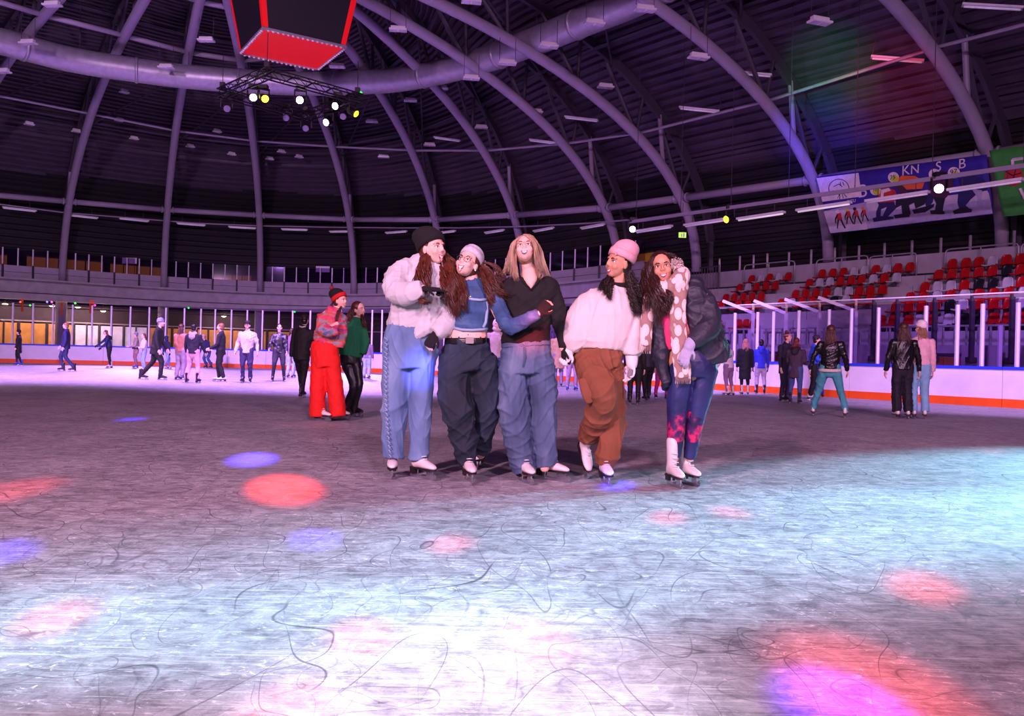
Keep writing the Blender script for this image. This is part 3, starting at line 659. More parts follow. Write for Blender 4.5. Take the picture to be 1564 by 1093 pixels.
T_ = lambda P: [(1204+x/3.989, 183+y/3.989) for x, y in P]
def skater_print(helm, r, number_tilt, shapes):
    for nm, P, m, lf in shapes: prt(ban, nm, T_(P), m, lf)
    c = T_([helm])[0]; r /= 3.989
    prt(ban, 'printed_helmet', [(c[0]+r*math.cos(a), c[1]+r*.95*math.sin(a)) for a in np.linspace(0, 6.28, 17)[:-1]], MW, 8)
    prt(ban, 'printed_visor', [(c[0]+r*.25+r*.7*math.cos(a), c[1]+r*.3+r*.62*math.sin(a)) for a in np.linspace(0, 6.28, 15)[:-1]], MY, 9)
MRN = mat('print_maroon', (70, 30, 60), .7); B_, L_g, A_, F_b = 'printed_skater_body', 'printed_skater_leg', 'printed_skater_arm', 'printed_skater_boot'
skater_print((530, 428), 33, 0, [(L_g, [(540, 495), (640, 480), (655, 540), (605, 590), (575, 585), (600, 530), (565, 545), (560, 600), (535, 615), (535, 560), (550, 520)], MN, 4), (B_, [(545, 425), (600, 408), (650, 430), (665, 470), (640, 500), (555, 505)], MR, 5), (A_, [(565, 425), (612, 415), (625, 430), (580, 445), (578, 475), (562, 475)], MW, 6), (F_b, [(512, 600), (555, 585), (640, 590), (640, 603), (520, 622)], MN, 6)])
skater_print((640, 350), 34, 0, [(L_g, [(700, 440), (800, 425), (845, 470), (830, 515), (775, 540), (765, 505), (735, 520), (745, 575), (695, 590), (688, 520), (650, 540), (655, 480)], MK, 5), (B_, [(660, 365), (690, 340), (770, 342), (830, 375), (815, 420), (720, 425)], MO, 6), (A_, [(640, 385), (690, 395), (720, 430), (740, 480), (700, 490)], MRN, 6), (F_b, [(755, 548), (825, 530), (890, 510), (885, 530), (835, 562), (765, 572)], MK, 7), (F_b, [(640, 580), (735, 565), (740, 590), (650, 600)], MK, 7)])
skater_print((890, 332), 36, 0, [(L_g, [(870, 450), (965, 440), (945, 520), (940, 560), (890, 565), (900, 510)], MK, 5), (L_g, [(830, 440), (890, 440), (880, 500), (850, 540), (835, 520)], MN, 4), (B_, [(850, 365), (940, 335), (1000, 350), (1005, 420), (960, 475), (865, 470)], MRN, 6), (F_b, [(862, 552), (930, 545), (952, 560), (950, 574), (868, 574)], MK, 7)])
skater_print((1008, 322), 37, 0, [(L_g, [(1035, 445), (1120, 410), (1160, 440), (1110, 485), (1080, 520), (1112, 550), (1045, 560), (1030, 500)], MN, 5), (B_, [(1040, 360), (1130, 335), (1200, 370), (1210, 420), (1160, 450), (1060, 440)], MN, 6), (A_, [(1115, 420), (1180, 430), (1172, 530), (1198, 572), (1165, 578), (1155, 540), (1152, 470)], ML, 7), (F_b, [(1000, 555), (1060, 530), (1120, 545), (1115, 562), (1010, 574)], MK, 7)])
def text(s, x, y, size, m, o, d, name):
    cu = bpy.data.curves.new(name, 'FONT'); cu.body = s; cu.size = size; cu.extrude = .002; cu.align_x = 'CENTER'
    ob = bpy.data.objects.new(name+'_tmp', cu); COL.objects.link(ob); dg = bpy.context.evaluated_depsgraph_get(); me = bpy.data.meshes.new_from_object(ob.evaluated_get(dg)); bpy.data.objects.remove(ob)
    z = -BN; xa = -US; up = Vector((0, 0, 1)); M = Matrix((xa, up, z)).transposed().to_4x4()
    p = on_plane(x, y, BN, d); me.transform(Matrix.Translation(p-parent_loc(o)) @ M); me.name = name
    ob = link(name, me, m, o); ob.data.materials.clear(); ob.data.materials.append(m); return ob
for ch, x, y, sz in [('K', 1383, 267, .44), ('N', 1397, 265, .40), ('S', 1433, 261, .42), ('B', 1469, 257, .42), ('B', 1317, 301, .62)]: text(ch, x, y, sz, MW, ban, BD-.045, 'printed_letter')
for s_, x, y, sz in [('75', 1363, 274, .20), ('6', 1425, 269, .22), ('97', 1456, 266, .22), ('72', 1336, 292, .16), ('IMTU', 1300, 309, .14)]: text(s_, x, y, sz, MK if s_ != 'IMTU' else MW, ban, BD-.095, 'printed_number')
gb = empty('green_banner', on_plane(1540, 330, BN, BD), 'bright green banner with a red ball at the right edge above the stands', 'banner')
banner_cloth('cloth', [(1511, 230), (1640, 212), (1655, 318), (1532, 331)], mat('banner_green', (60, 150, 62), .7, 0, .15, 3), gb, BD)
P = [(1548+14*math.cos(a), 269+15*math.sin(a)) for a in np.linspace(0, 6.28, 21)[:-1]]; MB().poly(ppoly(P, BD-.04), BN*.004).build('printed_ball', MR, gb)
for L_ in ([(1536, 262), (1546, 268), (1559, 264)], [(1540, 281), (1548, 270), (1552, 256)], [(1551, 281), (1549, 270)]):
    mb = MB()
    for a, b in zip(L_, L_[1:]): mb.tube([on_plane(*a, BN, BD-.05), on_plane(*b, BN, BD-.05)], .014, 4)
    mb.build('printed_line', MK, gb)
for L_ in ([(1547, 254), (1546, 244), (1575, 240)], [(1558, 288), (1566, 305), (1590, 300)]):
    mb = MB()
    for a, b in zip(L_, L_[1:]): mb.tube([on_plane(*a, BN, BD-.05), on_plane(*b, BN, BD-.05)], .045, 4)
    mb.build('printed_frame', MW, gb)

# ------------------------------------------------------------------ scoreboard cube
ZB = 11.0; c4 = [ground(415, 47, ZB), ground(543, 75, ZB), ground(470, 103, ZB), ground(355, 78, ZB)]
cen = sum(c4, Vector())/4
e1 = (c4[1]-c4[0]+c4[2]-c4[3]).normalized(); e2 = Vector((-e1.y, e1.x, 0)); 
if e2.dot(c4[3]-c4[0]) < 0: e2 = -e2
hw = ((c4[1]-c4[0]).length+(c4[3]-c4[0]).length)/4*1.0
sb = empty('scoreboard', cen, 'black hanging scoreboard cube with red corners and red underside', 'scoreboard')
MRED = mat('scoreboard_red', (200, 2, 10), .6, 0, .05, 3, emit=(235, 6, 16), estr=.45); MSC = mat('screen_black', (24, 20, 28), .6, 0, .1, 8)  # faint emission added to the red, keeps it saturated under the purple wash
def bq(a, b, z, k=1.): return cen+e1*a*hw*k+e2*b*hw*k+Vector((0, 0, z-ZB))
HT = 2.3; g_ = .86; tk = 1.28
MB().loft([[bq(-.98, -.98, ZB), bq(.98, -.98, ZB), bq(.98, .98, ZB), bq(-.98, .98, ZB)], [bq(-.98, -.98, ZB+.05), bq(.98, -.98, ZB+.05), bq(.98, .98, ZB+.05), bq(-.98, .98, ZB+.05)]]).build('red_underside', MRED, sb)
cs_ = [(-1, -1), (1, -1), (1, 1), (-1, 1)]
for i in range(4):
    a, b = cs_[i], cs_[(i+1) % 4]; mid = lambda t: (a[0]+(b[0]-a[0])*t, a[1]+(b[1]-a[1])*t)
    p, q = mid(.06), mid(.94); 
    lo = [bq(*p, ZB+.06), bq(*q, ZB+.06)]; hi = [bq(*q, ZB+HT, tk), bq(*p, ZB+HT, tk)]; nrm = ((lo[1]-lo[0]).cross(hi[0]-lo[0])).normalized()
    MB().poly(lo+hi, nrm*-.06).build('screen', MSC, sb)
    MB().bar(bq(*mid(.0), ZB+.0), bq(*mid(1.), ZB+.0), .08, .07).build('edge_frame', M_GALV, sb)
    a2 = cs_[i-1]; w2 = (a[0]+(a2[0]-a[0])*.06, a[1]+(a2[1]-a[1])*.06); w1 = mid(.06)
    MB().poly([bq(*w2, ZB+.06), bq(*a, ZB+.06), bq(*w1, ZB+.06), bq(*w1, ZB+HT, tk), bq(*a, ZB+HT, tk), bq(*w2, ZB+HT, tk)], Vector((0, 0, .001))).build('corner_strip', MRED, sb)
    for t in np.linspace(.06, .94, 16): pt = bq(*mid(float(t)), ZB-.05); MB().box(pt, (.06, .06, .04)).build('edge_light', M_WHITE, sb)
    MB().tube([bq(*a, ZB+HT, tk), Vector((*bq(*a, 0, .7).xy, 14.6))], .02, 5).build('hanging_wire', M_DARK, sb)

# ------------------------------------------------------------------ square lighting truss with moving heads
TZ = TRUSS_Z+.3
t4 = [ground(408, 112, TZ), ground(546, 150, TZ), ground(467, 178, TZ), ground(340, 142, TZ)]
tr = empty('lighting_truss', sum(t4, Vector())/4, 'square black lattice lighting truss hanging below the scoreboard', 'truss')
for i in range(4):
    a, b = t4[i], t4[(i+1) % 4]; u = (b-a).normalized(); nn = Vector((-u.y, u.x, 0)); L = (b-a).length
    a = a-u*.12; b = b+u*.12
    side = MB(); ch = [(nn*.14, Vector((0, 0, .14))), (nn*-.14, Vector((0, 0, .14))), (nn*.14, Vector((0, 0, -.14))), (nn*-.14, Vector((0, 0, -.14)))]
    for c, z in ch: side.tube([a+c+z, b+c+z], .025, 6)
    nseg = 10
    for j in range(nseg):
        p0, p1 = a.lerp(b, j/nseg), a.lerp(b, (j+1)/nseg); f = 1 if j % 2 else -1
        for c in (nn*.14, nn*-.14): side.tube([p0+c+Vector((0, 0, .14*f)), p1+c-Vector((0, 0, .14*f))], .014, 5)
        side.tube([p0+nn*.14*f+Vector((0, 0, .14)), p1-nn*.14*f+Vector((0, 0, .14))], .014, 5)
    side.build('truss_side', M_BLACK, tr)
    p = t4[i]; MB().tube([p+Vector((0, 0, .14)), Vector((p.x, p.y, ZB-.14))], .012, 5).box(p+Vector((0, 0, .25)), (.16, .16, .2)).build('hoist', M_BLACK, tr)
def moving_head(x, y, Y, aim, lens, j, lab, strength=14):
    p = atY(x, y, Y); o = empty('moving_head', p, lab, 'stage light', 'moving head lights on the truss')
    d = (Vector(aim)-p).normalized(); up = Vector((0, 0, 1)); sx = d.cross(up).normalized(); top = p-d*.16+Vector((0, 0, .38))
    MB().tube([p-d*.36, p-d*.30, p-d*.08, p], [.09, .13, .135, .125], 14).build('head', M_BLACK, o, True)
    pv = p-d*.18; MB().bar(pv+sx*.19, pv+sx*.19+Vector((0, 0, .3)), .03, .09).bar(pv-sx*.19, pv-sx*.19+Vector((0, 0, .3)), .03, .09).bar(pv-sx*.2+Vector((0, 0, .3)), pv+sx*.2+Vector((0, 0, .3)), .1, .05).build('yoke', M_BLACK, o)
    MB().box(pv+Vector((0, 0, .38)), (.28, .22, .12)).build('base', M_BLACK, o)
    m = mat('lens_off', (120, 110, 140), .1) if lens is None else mat('lens_%d_%d_%d' % lens, lens, .3, emit=lens, estr=strength)
    MB().tube([p+d*.005, p+d*.02], [.118, .10], 16).build('lens', m, o)
heads = [(387, 149, 28.6, (0, 0, 1), (225, 225, 255), 'brightest white moving head on the truss, near its left side'), (405, 151, 29.2, (4, 10, 0), (255, 225, 30), 'yellow moving head beside the brightest lamp on the truss'),
         (458, 153, 28.4, (-4, 5, 0), (240, 225, 255), 'white moving head hanging mid-front of the truss'), (512, 162, 29.6, (-14, 10, 0), (240, 225, 255), 'white moving head near the right corner of the truss'),
         (498, 187, 30.3, (-16, 12, 0), (240, 225, 255), 'lowest lit white moving head on the truss'), (347, 166, 29.3, (-3, 10, 0), None, 'unlit moving head at the left corner of the truss'),
         (467, 196, 31.4, (-6, 12, 0), None, 'lowest unlit moving head at the rear corner of the truss'), (437, 180, 30.8, (-8, 12, 0), None, 'small unlit moving head under the rear of the truss'),
         (544, 174, 29.4, (8, 24, 0), (240, 225, 40), 'moving head with yellow edge at the right corner of the truss'), (524, 178, 30.0, (-8, 15, 0), None, 'unlit moving head beside the right corner of the truss')]
for j, (x, y, Y, aim, ln, lab) in enumerate(heads): moving_head(x, y, Y, aim, ln, j, lab, 3 if ln == (240, 225, 40) else 16)
p = on_plane(1434, 288, NSV, RT-.1); moving_head(1434, 288, p.y, (0, 0, .9), (238, 225, 255), 0, 'glaring white spotlight on the rail in front of the banner', 22)
p = on_plane(966, 350, NSV, RT-.1); moving_head(966, 350, p.y, (-4, 4, 0), (225, 225, 255), 0, 'white spotlight at the far left end of the lighting rail', 9)
p = on_plane(1109, 335, NSV, RT-.1); moving_head(1109, 335, p.y, (-8, 20, 0), (255, 215, 30), 0, 'yellow spotlight on the rail left of the strip lights', 6)
# emergency exit sign
p = on_plane(1042, 359, NSV, RT+.4); o = empty('exit_sign', p, 'small lit green exit sign hanging below the light rail', 'sign')
MB().box(p, (.3, .06, .22)).build('sign_box', M_DARK, o); MB().box(p+Vector((0, -.035, 0)), (.27, .012, .19)).build('lit_face', mat('exit_green', (150, 220, 60), .4, emit=(150, 220, 50), estr=1.6), o)
MB().box(p+Vector((-.03, -.044, -.01)), (.05, .006, .12)).box(p+Vector((.05, -.044, 0)), (.06, .006, .15)).build('pictogram', M_WHITE, o)
MB().tube([p+Vector((0, 0, .11)), p+Vector((0, 0, 1.2))], .01, 5).build('hanger', M_DARK, o)

# ------------------------------------------------------------------ hall lamps under the roof (unlit high-bay fixtures)
def bay_proto(long):
    o = empty('high_bay_light'); L = .62 if long else .42
    MB().box((0, 0, .0), (L, .30, .05)).build('lamp_tray', M_WHITE, o, False, False)
    for sx in (-1, 1): MB().box((sx*L*.25, 0, -.03), (L*.42, .24, .02)).build('lens_panel', mat('lamp_lens', (214, 206, 224), .2), o, False, False)
    MB().loft([[Vector((sx*L*.42*k, y*.07*k2, z)) for sx, y in ((-1, -1), (1, -1), (1, 1), (-1, 1))] for z, k, k2 in ((.025, 1, 1), (.12, 1, 1), (.14, .9, .8))]).build('driver_box', M_WHITE, o, False, False)
    for sx in (-1, 1): MB().tube([(sx*L*.45, 0, .12), (sx*L*.45, 0, .9)], .01, 5).build('hanger', M_DARK, o, False, False)
    return o
BAYS = [(80, 8), (43, 66), (4, 110), (254, 103), (315, 62), (190, 141), (45, 190), (117, 201), (183, 184), (205, 212), (332, 201), (291, 224), (354, 236), (608, 46), (515, 102), (440, 175), (430, 232),
        (720, 120), (627, 154), (568, 186), (498, 190), (586, 240), (656, 222), (674, 135), (735, 195), (775, 97), (818, 171), (838, 71), (908, 36), (925, 133), (985, 15), (1067, 88), (1252, 34), (720, 3), (412, 243), (457, 240)]
bp_ = {}
BAYS.sort(key=lambda a: a[0])
for j, (x, y) in enumerate(BAYS):
    hit = BVH.ray_cast(Vector((0, 0, CH)), ray(x, y).normalized())
    if hit[0] is None: continue
    small = y > 130 and x < 480; back = 2.2 if not small else 1.8
    if y < 130: back = max(2.2, hit[3]*.18)
    p = hit[0]-ray(x, y).normalized()*back
    key = 'S' if small else 'L'
    if key not in bp_: bp_[key] = bay_proto(not small); o = bp_[key]
    else: o = copy_tree(bp_[key])
    o.location = p; b_, d_ = station(9); o.rotation_euler = (0, 0, .9 if small else .12+(x-700)*.0004)
    tag(o, 'white high-bay lamp hanging under the roof, %s' % ('%s of them counted from the left' % (ORD[j] if j < len(ORD) else ['twenty-ninth', 'thirtieth', 'thirty-first', 'thirty-second', 'thirty-third', 'thirty-fourth', 'thirty-fifth', 'thirty-sixth'][j-28])), 'lamp', 'high-bay lamps under the roof')
# angled floodlights near the right-hand roof
def trough_proto():
    o = empty('trough_light'); MB().box((0, 0, 0), (1.5, .2, .06)).build('housing', M_WHITE, o, False, False)
    MB().tube([(-.7, 0, -.05), (.7, 0, -.05)], .03, 8).build('tube', M_TUBE, o, True, False); [MB().tube([(sx, 0, .02), (sx, 0, .5)], .02, 6).build('hanger', M_DARK, o, False, False) for sx in (-.72, .72)]; return o
tp = None
for j, (x, y) in enumerate([(888, 181), (1068, 167), (832, 216), (1145, 112), (1370, 90), (1515, 10), (683, 212)]):
    hit = BVH.ray_cast(Vector((0, 0, CH)), ray(x, y).normalized())
    if hit[0] is None: continue
    if tp is None: tp = trough_proto(); o = tp
    else: o = copy_tree(tp)
    o.location = hit[0]-ray(x, y).normalized()*1.6; o.rotation_euler = (0, .18, -.35)
    tag(o, 'long narrow trough lamp tilted under the roof at %s' % ['the second arch right of centre', 'the gap left of the green glow', 'the third arch right of centre', 'the arch left of the green glow', 'the edge of the red glow', 'the top right corner', 'the arch right of the truss'][j], 'lamp', 'trough lamps under the roof')
# rainbow gobo on the roof at the right: three coloured spots from an unseen point over the ice
for (x, y, c, s, k) in [(1270, 110, (.05, 1, .25), 13, .05), (1375, 135, (1, .03, .08), 15, .05), (1262, 220, (.05, .05, 1), 13, .10)]:
    h = BVH.ray_cast(Vector((0, 0, CH)), ray(x, y).normalized())[0]
    lamp('gobo_spot', 'SPOT', (2.0, 14.0, 5.5), h, 170000*k, c, s, 1.0, .1)

# notice panels on the balcony and orange ribbons under it
for j, (x, y, w_, h_) in enumerate([(198, 398, 22, 9), (493, 411, 21, 9)]):
    k = min(np.linspace(4, 10, 400), key=lambda k_: abs(proj(at(k_, -.55, 5.8))[0]-x)); p = atY(x, y, at(k, -.55, 5.8).y); s_ = p.y/F
    o = empty('notice_panel', Vector((p.x, p.y, 4.6)), 'white blank notice panel standing on the balcony, %s one' % ('left' if j == 0 else 'right'), 'panel', 'notice panels on the balcony')
    MB().box(p, (w_*s_, .03, h_*s_)).build('board', M_WHITE, o)
    for sx in (-.35, .35): MB().tube([p+Vector((sx*w_*s_, .02, -h_*s_*.4)), Vector((p.x+sx*w_*s_, p.y+.02, 4.6))], .015, 5).build('leg', M_DARK, o)
for j, (x, y) in enumerate([(34, 468), (94, 473), (138, 470), (142, 470)]):
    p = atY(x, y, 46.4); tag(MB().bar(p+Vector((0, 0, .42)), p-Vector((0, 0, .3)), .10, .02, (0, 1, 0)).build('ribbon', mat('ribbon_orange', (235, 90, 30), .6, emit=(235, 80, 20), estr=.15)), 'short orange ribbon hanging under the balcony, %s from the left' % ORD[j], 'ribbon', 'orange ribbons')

# ------------------------------------------------------------------ people: builders
def ramp_mat(name, stops, scale=8, tex='noise', stretch=(1, 1, 1), rough=.8, detail=3, bump=0, bscale=60, const=False, dist=0.):
    if name in MATS: return MATS[name]
    m = bpy.data.materials.new(name); m.use_nodes = True; nt = m.node_tree; N = nt.nodes; L = nt.links; b = N['Principled BSDF']
    b.inputs['Roughness'].default_value = rough
    tc = N.new('ShaderNodeTexCoord'); mp = N.new('ShaderNodeMapping'); mp.inputs['Scale'].default_value = stretch; L.new(tc.outputs['Object'], mp.inputs[0])
    if tex == 'noise':
        t = N.new('ShaderNodeTexNoise'); t.inputs['Detail'].default_value = detail; t.inputs['Distortion'].default_value = dist; t.inputs['Scale'].default_value = scale; out = t.outputs[0]
    elif tex == 'voronoi':
        t = N.new('ShaderNodeTexVoronoi'); t.inputs['Scale'].default_value = scale; out = t.outputs['Distance']
    else:
        t = N.new('ShaderNodeTexWave'); t.inputs['Scale'].default_value = scale; t.inputs['Distortion'].default_value = dist; t.inputs['Detail'].default_value = detail; t.bands_direction = 'Z'; out = t.outputs['Fac']
    L.new(mp.outputs[0], t.inputs['Vector'])
    cr = N.new('ShaderNodeValToRGB'); e = cr.color_ramp.elements
    while len(e) < len(stops): e.new(.5)
    for el, (p, c) in zip(e, stops): el.position = p; el.color = (*lin(c), 1)
    if const: cr.color_ramp.interpolation = 'CONSTANT'
    L.new(out, cr.inputs[0]); L.new(cr.outputs[0], b.inputs['Base Color'])
    if bump:
        n2 = N.new('ShaderNodeTexNoise'); n2.inputs['Scale'].default_value = bscale; L.new(tc.outputs['Object'], n2.inputs['Vector'])
        bp = N.new('ShaderNodeBump'); bp.inputs['Strength'].default_value = bump; bp.inputs['Distance'].default_value = .01; L.new(n2.outputs[0], bp.inputs['Height']); L.new(bp.outputs[0], b.inputs['Normal'])
    MATS[name] = m; return m
def cat_scalar(P, n):                                   # smooth interpolation of tuples
    P = [np.array(p, float) for p in P]; out = []
    for i in range(len(P)-1):
        p0, p1, p2, p3 = P[max(i-1, 0)], P[i], P[i+1], P[min(i+2, len(P)-1)]
        for k in range(n):
            t = k/n; out.append(.5*((2*p1)+(p2-p0)*t+(2*p0-5*p1+4*p2-p3)*t*t+(-p0+3*p1-3*p2+p3)*t**3))
    out.append(P[-1]); return out
def limb(mb, nodes, front=Vector((0, -1, 0)), n=16, sub=4, caps=(True, True)):
    """nodes: (Vector, ra, rb); a closed tapered body, ra across and rb along 'front'"""
    P = cat_scalar([(*p, a, b) for p, a, b in nodes], sub); m = len(P); rings = []
    def frame(i):
        t = Vector(P[min(i+1, m-1)][:3])-Vector(P[max(i-1, 0)][:3])
        if t.length < 1e-7: t = Vector((0, 0, 1))
        t.normalize(); s = t.cross(front)
        if s.length < .15: s = t.cross(Vector((.3, .2, 1)))
        s.normalize(); return t, s, s.cross(t)
    def ring(c, s, d, a, b): return [c+s*math.cos(2*math.pi*k/n)*a+d*math.sin(2*math.pi*k/n)*b for k in range(n)]
    t, s, d = frame(0); c = Vector(P[0][:3]); a, b = P[0][3:5]
    for f in ((.85, .5), (.5, .85)) if caps[0] else (): rings.append(ring(c-t*min(a, b)*f[0], s, d, a*f[1], b*f[1]))
    for i in range(m):
        t, s, d = frame(i); rings.append(ring(Vector(P[i][:3]), s, d, max(P[i][3], .002), max(P[i][4], .002)))
    t, s, d = frame(m-1); c = Vector(P[-1][:3]); a, b = P[-1][3:5]
    for f in ((.5, .85), (.85, .5)) if caps[1] else (): rings.append(ring(c+t*min(a, b)*f[0], s, d, a*f[1], b*f[1]))
    mb.loft(rings)
def folds(co, no, amp, seed, scale=1., vert=.45):
    r = np.random.default_rng(seed); f = np.zeros(len(co)); w = np.sin(co @ r.normal(0, 5*scale, (3, 3)))*.7
    for k in range(5):
        d = r.normal(0, 1, 3); d[2] *= vert if k % 2 else 1.8; d = d/np.linalg.norm(d)*(14+9*k)*scale
        f += (1-np.abs(np.sin(co @ d+w[:, k % 3]*2.6+r.uniform(0, 6))))**2.5/(1+.3*k)*(.5+.5*np.sin(co @ r.normal(0, 6, 3)+r.uniform(0, 6)))*1.6
    return amp*(f-f.mean())
def remesh(mb, name, m, parent, voxel=.008, smooth=4, amp=0., seed=1, scale=1., mask=None, sfac=.5):
    me = bpy.data.meshes.new(name+'_raw'); off = parent_loc(parent); me.from_pydata([(v[0]-off.x, v[1]-off.y, v[2]-off.z) for v in mb.v], [], mb.f); me.update()
    tmp = bpy.data.objects.new('tmp', me); TMP.collection.objects.link(tmp)
    rm = tmp.modifiers.new('r', 'REMESH'); rm.mode = 'VOXEL'; rm.voxel_size = voxel
    if smooth: sm = tmp.modifiers.new('s', 'SMOOTH'); sm.factor = sfac; sm.iterations = smooth
    TMP.view_layers[0].update(); dg = TMP.view_layers[0].depsgraph
    out = bpy.data.meshes.new_from_object(tmp.evaluated_get(dg)); bpy.data.objects.remove(tmp); bpy.data.meshes.remove(me)
    nv = len(out.vertices)
    if amp and nv:
        co = np.empty(nv*3); out.vertices.foreach_get('co', co); co = co.reshape(-1, 3)
        no = np.empty(nv*3); out.vertex_normals.foreach_get('vector', no); no = no.reshape(-1, 3)
        d = folds(co, no, amp, seed, scale)
        if mask is not None: d = d*mask(co)
        co = co+no*d[:, None]; out.vertices.foreach_set('co', co.ravel())
    out.polygons.foreach_set('use_smooth', [True]*len(out.polygons)); out.update(); out.name = name; out.materials.clear()
    return link(name, out, m, parent)
TMP = bpy.data.scenes.new('build')

SKIN = mat('skin_fair', (236, 186, 170), .5, 0, .05, 12); SKIN_T = mat('skin_tan', (206, 146, 118), .5, 0, .05, 12)
M_EYE = mat('eye_white', (240, 236, 236), .2); M_IRIS = mat('iris', (42, 26, 20), .15); M_LIP = mat('lips', (204, 112, 112), .45); M_TEETH = mat('teeth', (250, 246, 242), .25); M_MOUTH = mat('mouth_inside', (92, 18, 26), .5)
M_STEEL = mat('blade_steel', (190, 190, 200), .2, .9); M_SOLE = mat('sole_black', (30, 24, 26), .4)

class Head:
    """local head frame: F faces forward, U up the skull, S to the viewer's right when facing the viewer"""
    def __init__(s, c, F_, U_, k=1.):
        s.c = Vector(c); s.F = Vector(F_).normalized(); u = Vector(U_); s.U = (u-s.F*u.dot(s.F)).normalized(); s.S = s.U.cross(s.F); s.k = k
    def p(s, x, y, z): return s.c+(s.S*x+s.F*y+s.U*z)*s.k
    def M(s): return Matrix((s.S*s.k, s.F*s.k, s.U*s.k)).transposed()
    def skull(s, mb, n=20):
        B = lambda c, r: mb.ball(s.p(*c), r, n, n*2//3, s.M())
        B((0, -.012, .032), (.073, .092, .083)); B((0, .022, -.028), (.062, .066, .078)); B((0, .046, -.080), (.031, .036, .029)); B((0, .02, -.062), (.049, .052, .042))
        for x in (-1, 1):
            B((x*.034, .055, -.028), (.028, .028, .028)); B((x*.074, -.008, -.012), (.010, .018, .030)); B((x*.026, .068, .030), (.026, .016, .010))
        limb(mb, [(s.p(0, .082, .022), .007*s.k, .008*s.k), (s.p(0, .092, .0), .008*s.k, .011*s.k), (s.p(0, .097, -.017), .010*s.k, .010*s.k), (s.p(0, .091, -.025), .010*s.k, .008*s.k)], s.F, 10, 2)
        B((-.011, .09, -.024), (.008, .010, .007)); B((.011, .09, -.024), (.008, .010, .007))
    def face(s, body, brow, smile='open', bvh=None, look=0., lash=.8):
        """eyes, brows and mouth seated on the finished skin"""
        off = parent_loc(body)
        def surf(x, z, lift=0.):
            o = s.p(x, .2, z); h = bvh.ray_cast(o-off, -s.F, .3*s.k)
            return (h[0]+off+s.F*lift*s.k) if h[0] is not None else s.p(x, .08, z)
        k = s.k
        for x in (-.031, .031):
            p = surf(x, .004, -.0035); MB().ball(p, (.0145, .008, .0075), 12, 8, s.M()).build('eye', M_EYE, body, True)
            q = p+s.S*look*.006*k+s.F*.0045*k; MB().ball(q, (.0062, .005, .0066), 10, 7, s.M()).build('iris', M_IRIS, body, True)
            L_ = [surf(x+dx, .004+.0085-abs(dx)*abs(dx)*22, .003) for dx in (-.016, -.009, 0, .009, .016)]
            MB().tube(L_, [.0012*k*lash, .0028*k*lash, .003*k*lash, .0028*k*lash, .0014*k*lash], 6).build('eyelash', mat('lash', (24, 14, 12), .6), body, True)
            sg = 1 if x > 0 else -1
            L_ = [surf(x+sg*dx, .026+dz, .001) for dx, dz in ((-.017, -.003), (-.006, .002), (.006, .003), (.019, -.003))]
            MB().tube(L_, [.0025*k, .0042*k, .004*k, .0016*k], 6).build('eyebrow', brow, body, True)
        zc = -.062; op = {'open': .012, 'wide': .019, 'smile': .007}[smile]; w_ = {'open': .025, 'wide': .024, 'smile': .025}[smile]
        up = [surf(x, zc+.004+abs(x/w_)**2*.010+.0, .001) for x in np.linspace(-w_, w_, 9)]
        lo = [surf(x, zc+.004+abs(x/w_)**2*.010-2*op*(1-(x/w_)**2)-.002, .001) for x in np.linspace(-w_, w_, 9)]
        cav = MB(); cav.loft([up, [v*.5+w2*.5+s.F*.001*k for v, w2 in zip(up, lo)], lo], False); cav.build('mouth', M_MOUTH, body, True)
        tt = [v*.93+w2*.07+s.F*.0022*k for v, w2 in zip(up, lo)][1:-1]; tb = [v*.52+w2*.48+s.F*.0018*k for v, w2 in zip(up, lo)][1:-1]
        if smile == 'smile': tb = [v*.15+w2*.85+s.F*.0018*k for v, w2 in zip(up, lo)][1:-1]
        t_ = MB(); t_.loft([tt, tb], False); t_.build('teeth', M_TEETH, body, True)
        rr = [.0012, .0022, .003, .0034, .0029, .0034, .003, .0022, .0012]
        MB().tube(up, [r*k for r in rr], 6).build('lip', M_LIP, body, True); MB().tube(lo, [r*1.15*k for r in rr], 6).build('lip', M_LIP, body, True)
    def hair_cap(s, mb, big=1.):
        mb.ball(s.p(0, -.026, .040), (.086*big, .090*big, .090*big), 20, 14, s.M()); mb.ball(s.p(0, -.045, -.02), (.078*big, .062*big, .085*big), 16, 12, s.M())
    def beanie(s, parent, m, lo=.03, hi=.155, tilt=.25, cuff=True, r=.088, band_m=None, pom=None, slouch=0., name='beanie'):
        ax = (s.U*math.cos(tilt)-s.F*math.sin(tilt)).normalized(); fw = s.F-ax*s.F.dot(ax); fw.normalize(); sd = ax.cross(fw); c = s.p(0, -.012, .02)
        def rg(h, rr, n=28, rib=0.): return [c+(ax*h-fw*slouch*max(h-.06, 0)+(sd*math.cos(2*math.pi*k/n)*.93+fw*math.sin(2*math.pi*k/n)*1.10)*rr*(1+rib*(k % 2)))*s.k for k in range(n)]
        H = hi; rings = [rg(lo-.03, r*.96), rg(lo-.03, r*1.02), rg(lo, r*1.04), rg(lo+.03, r*1.03)]
        for f in (.45, .6, .74, .85, .93, .98): rings.append(rg(lo+.02+(H-lo-.02)*f, r*1.03*math.sqrt(max(1-f**2.6, .003))))
        o = MB().loft(rings).build(name, m, parent, True)
        if cuff: MB().loft([rg(lo-.034, r*1.0), rg(lo-.034, r*1.07, rib=.018), rg(lo-.005, r*1.10, rib=.018), rg(lo+.022, r*1.08, rib=.018), rg(lo+.022, r*1.0)]).build('cuff', band_m or m, o, True)
        if pom: MB().ball(c+(ax*(hi+.02)-fw*slouch*(hi-.06))*s.k, .032*s.k, 12, 8).build('pompom', pom, o, True)
        return o
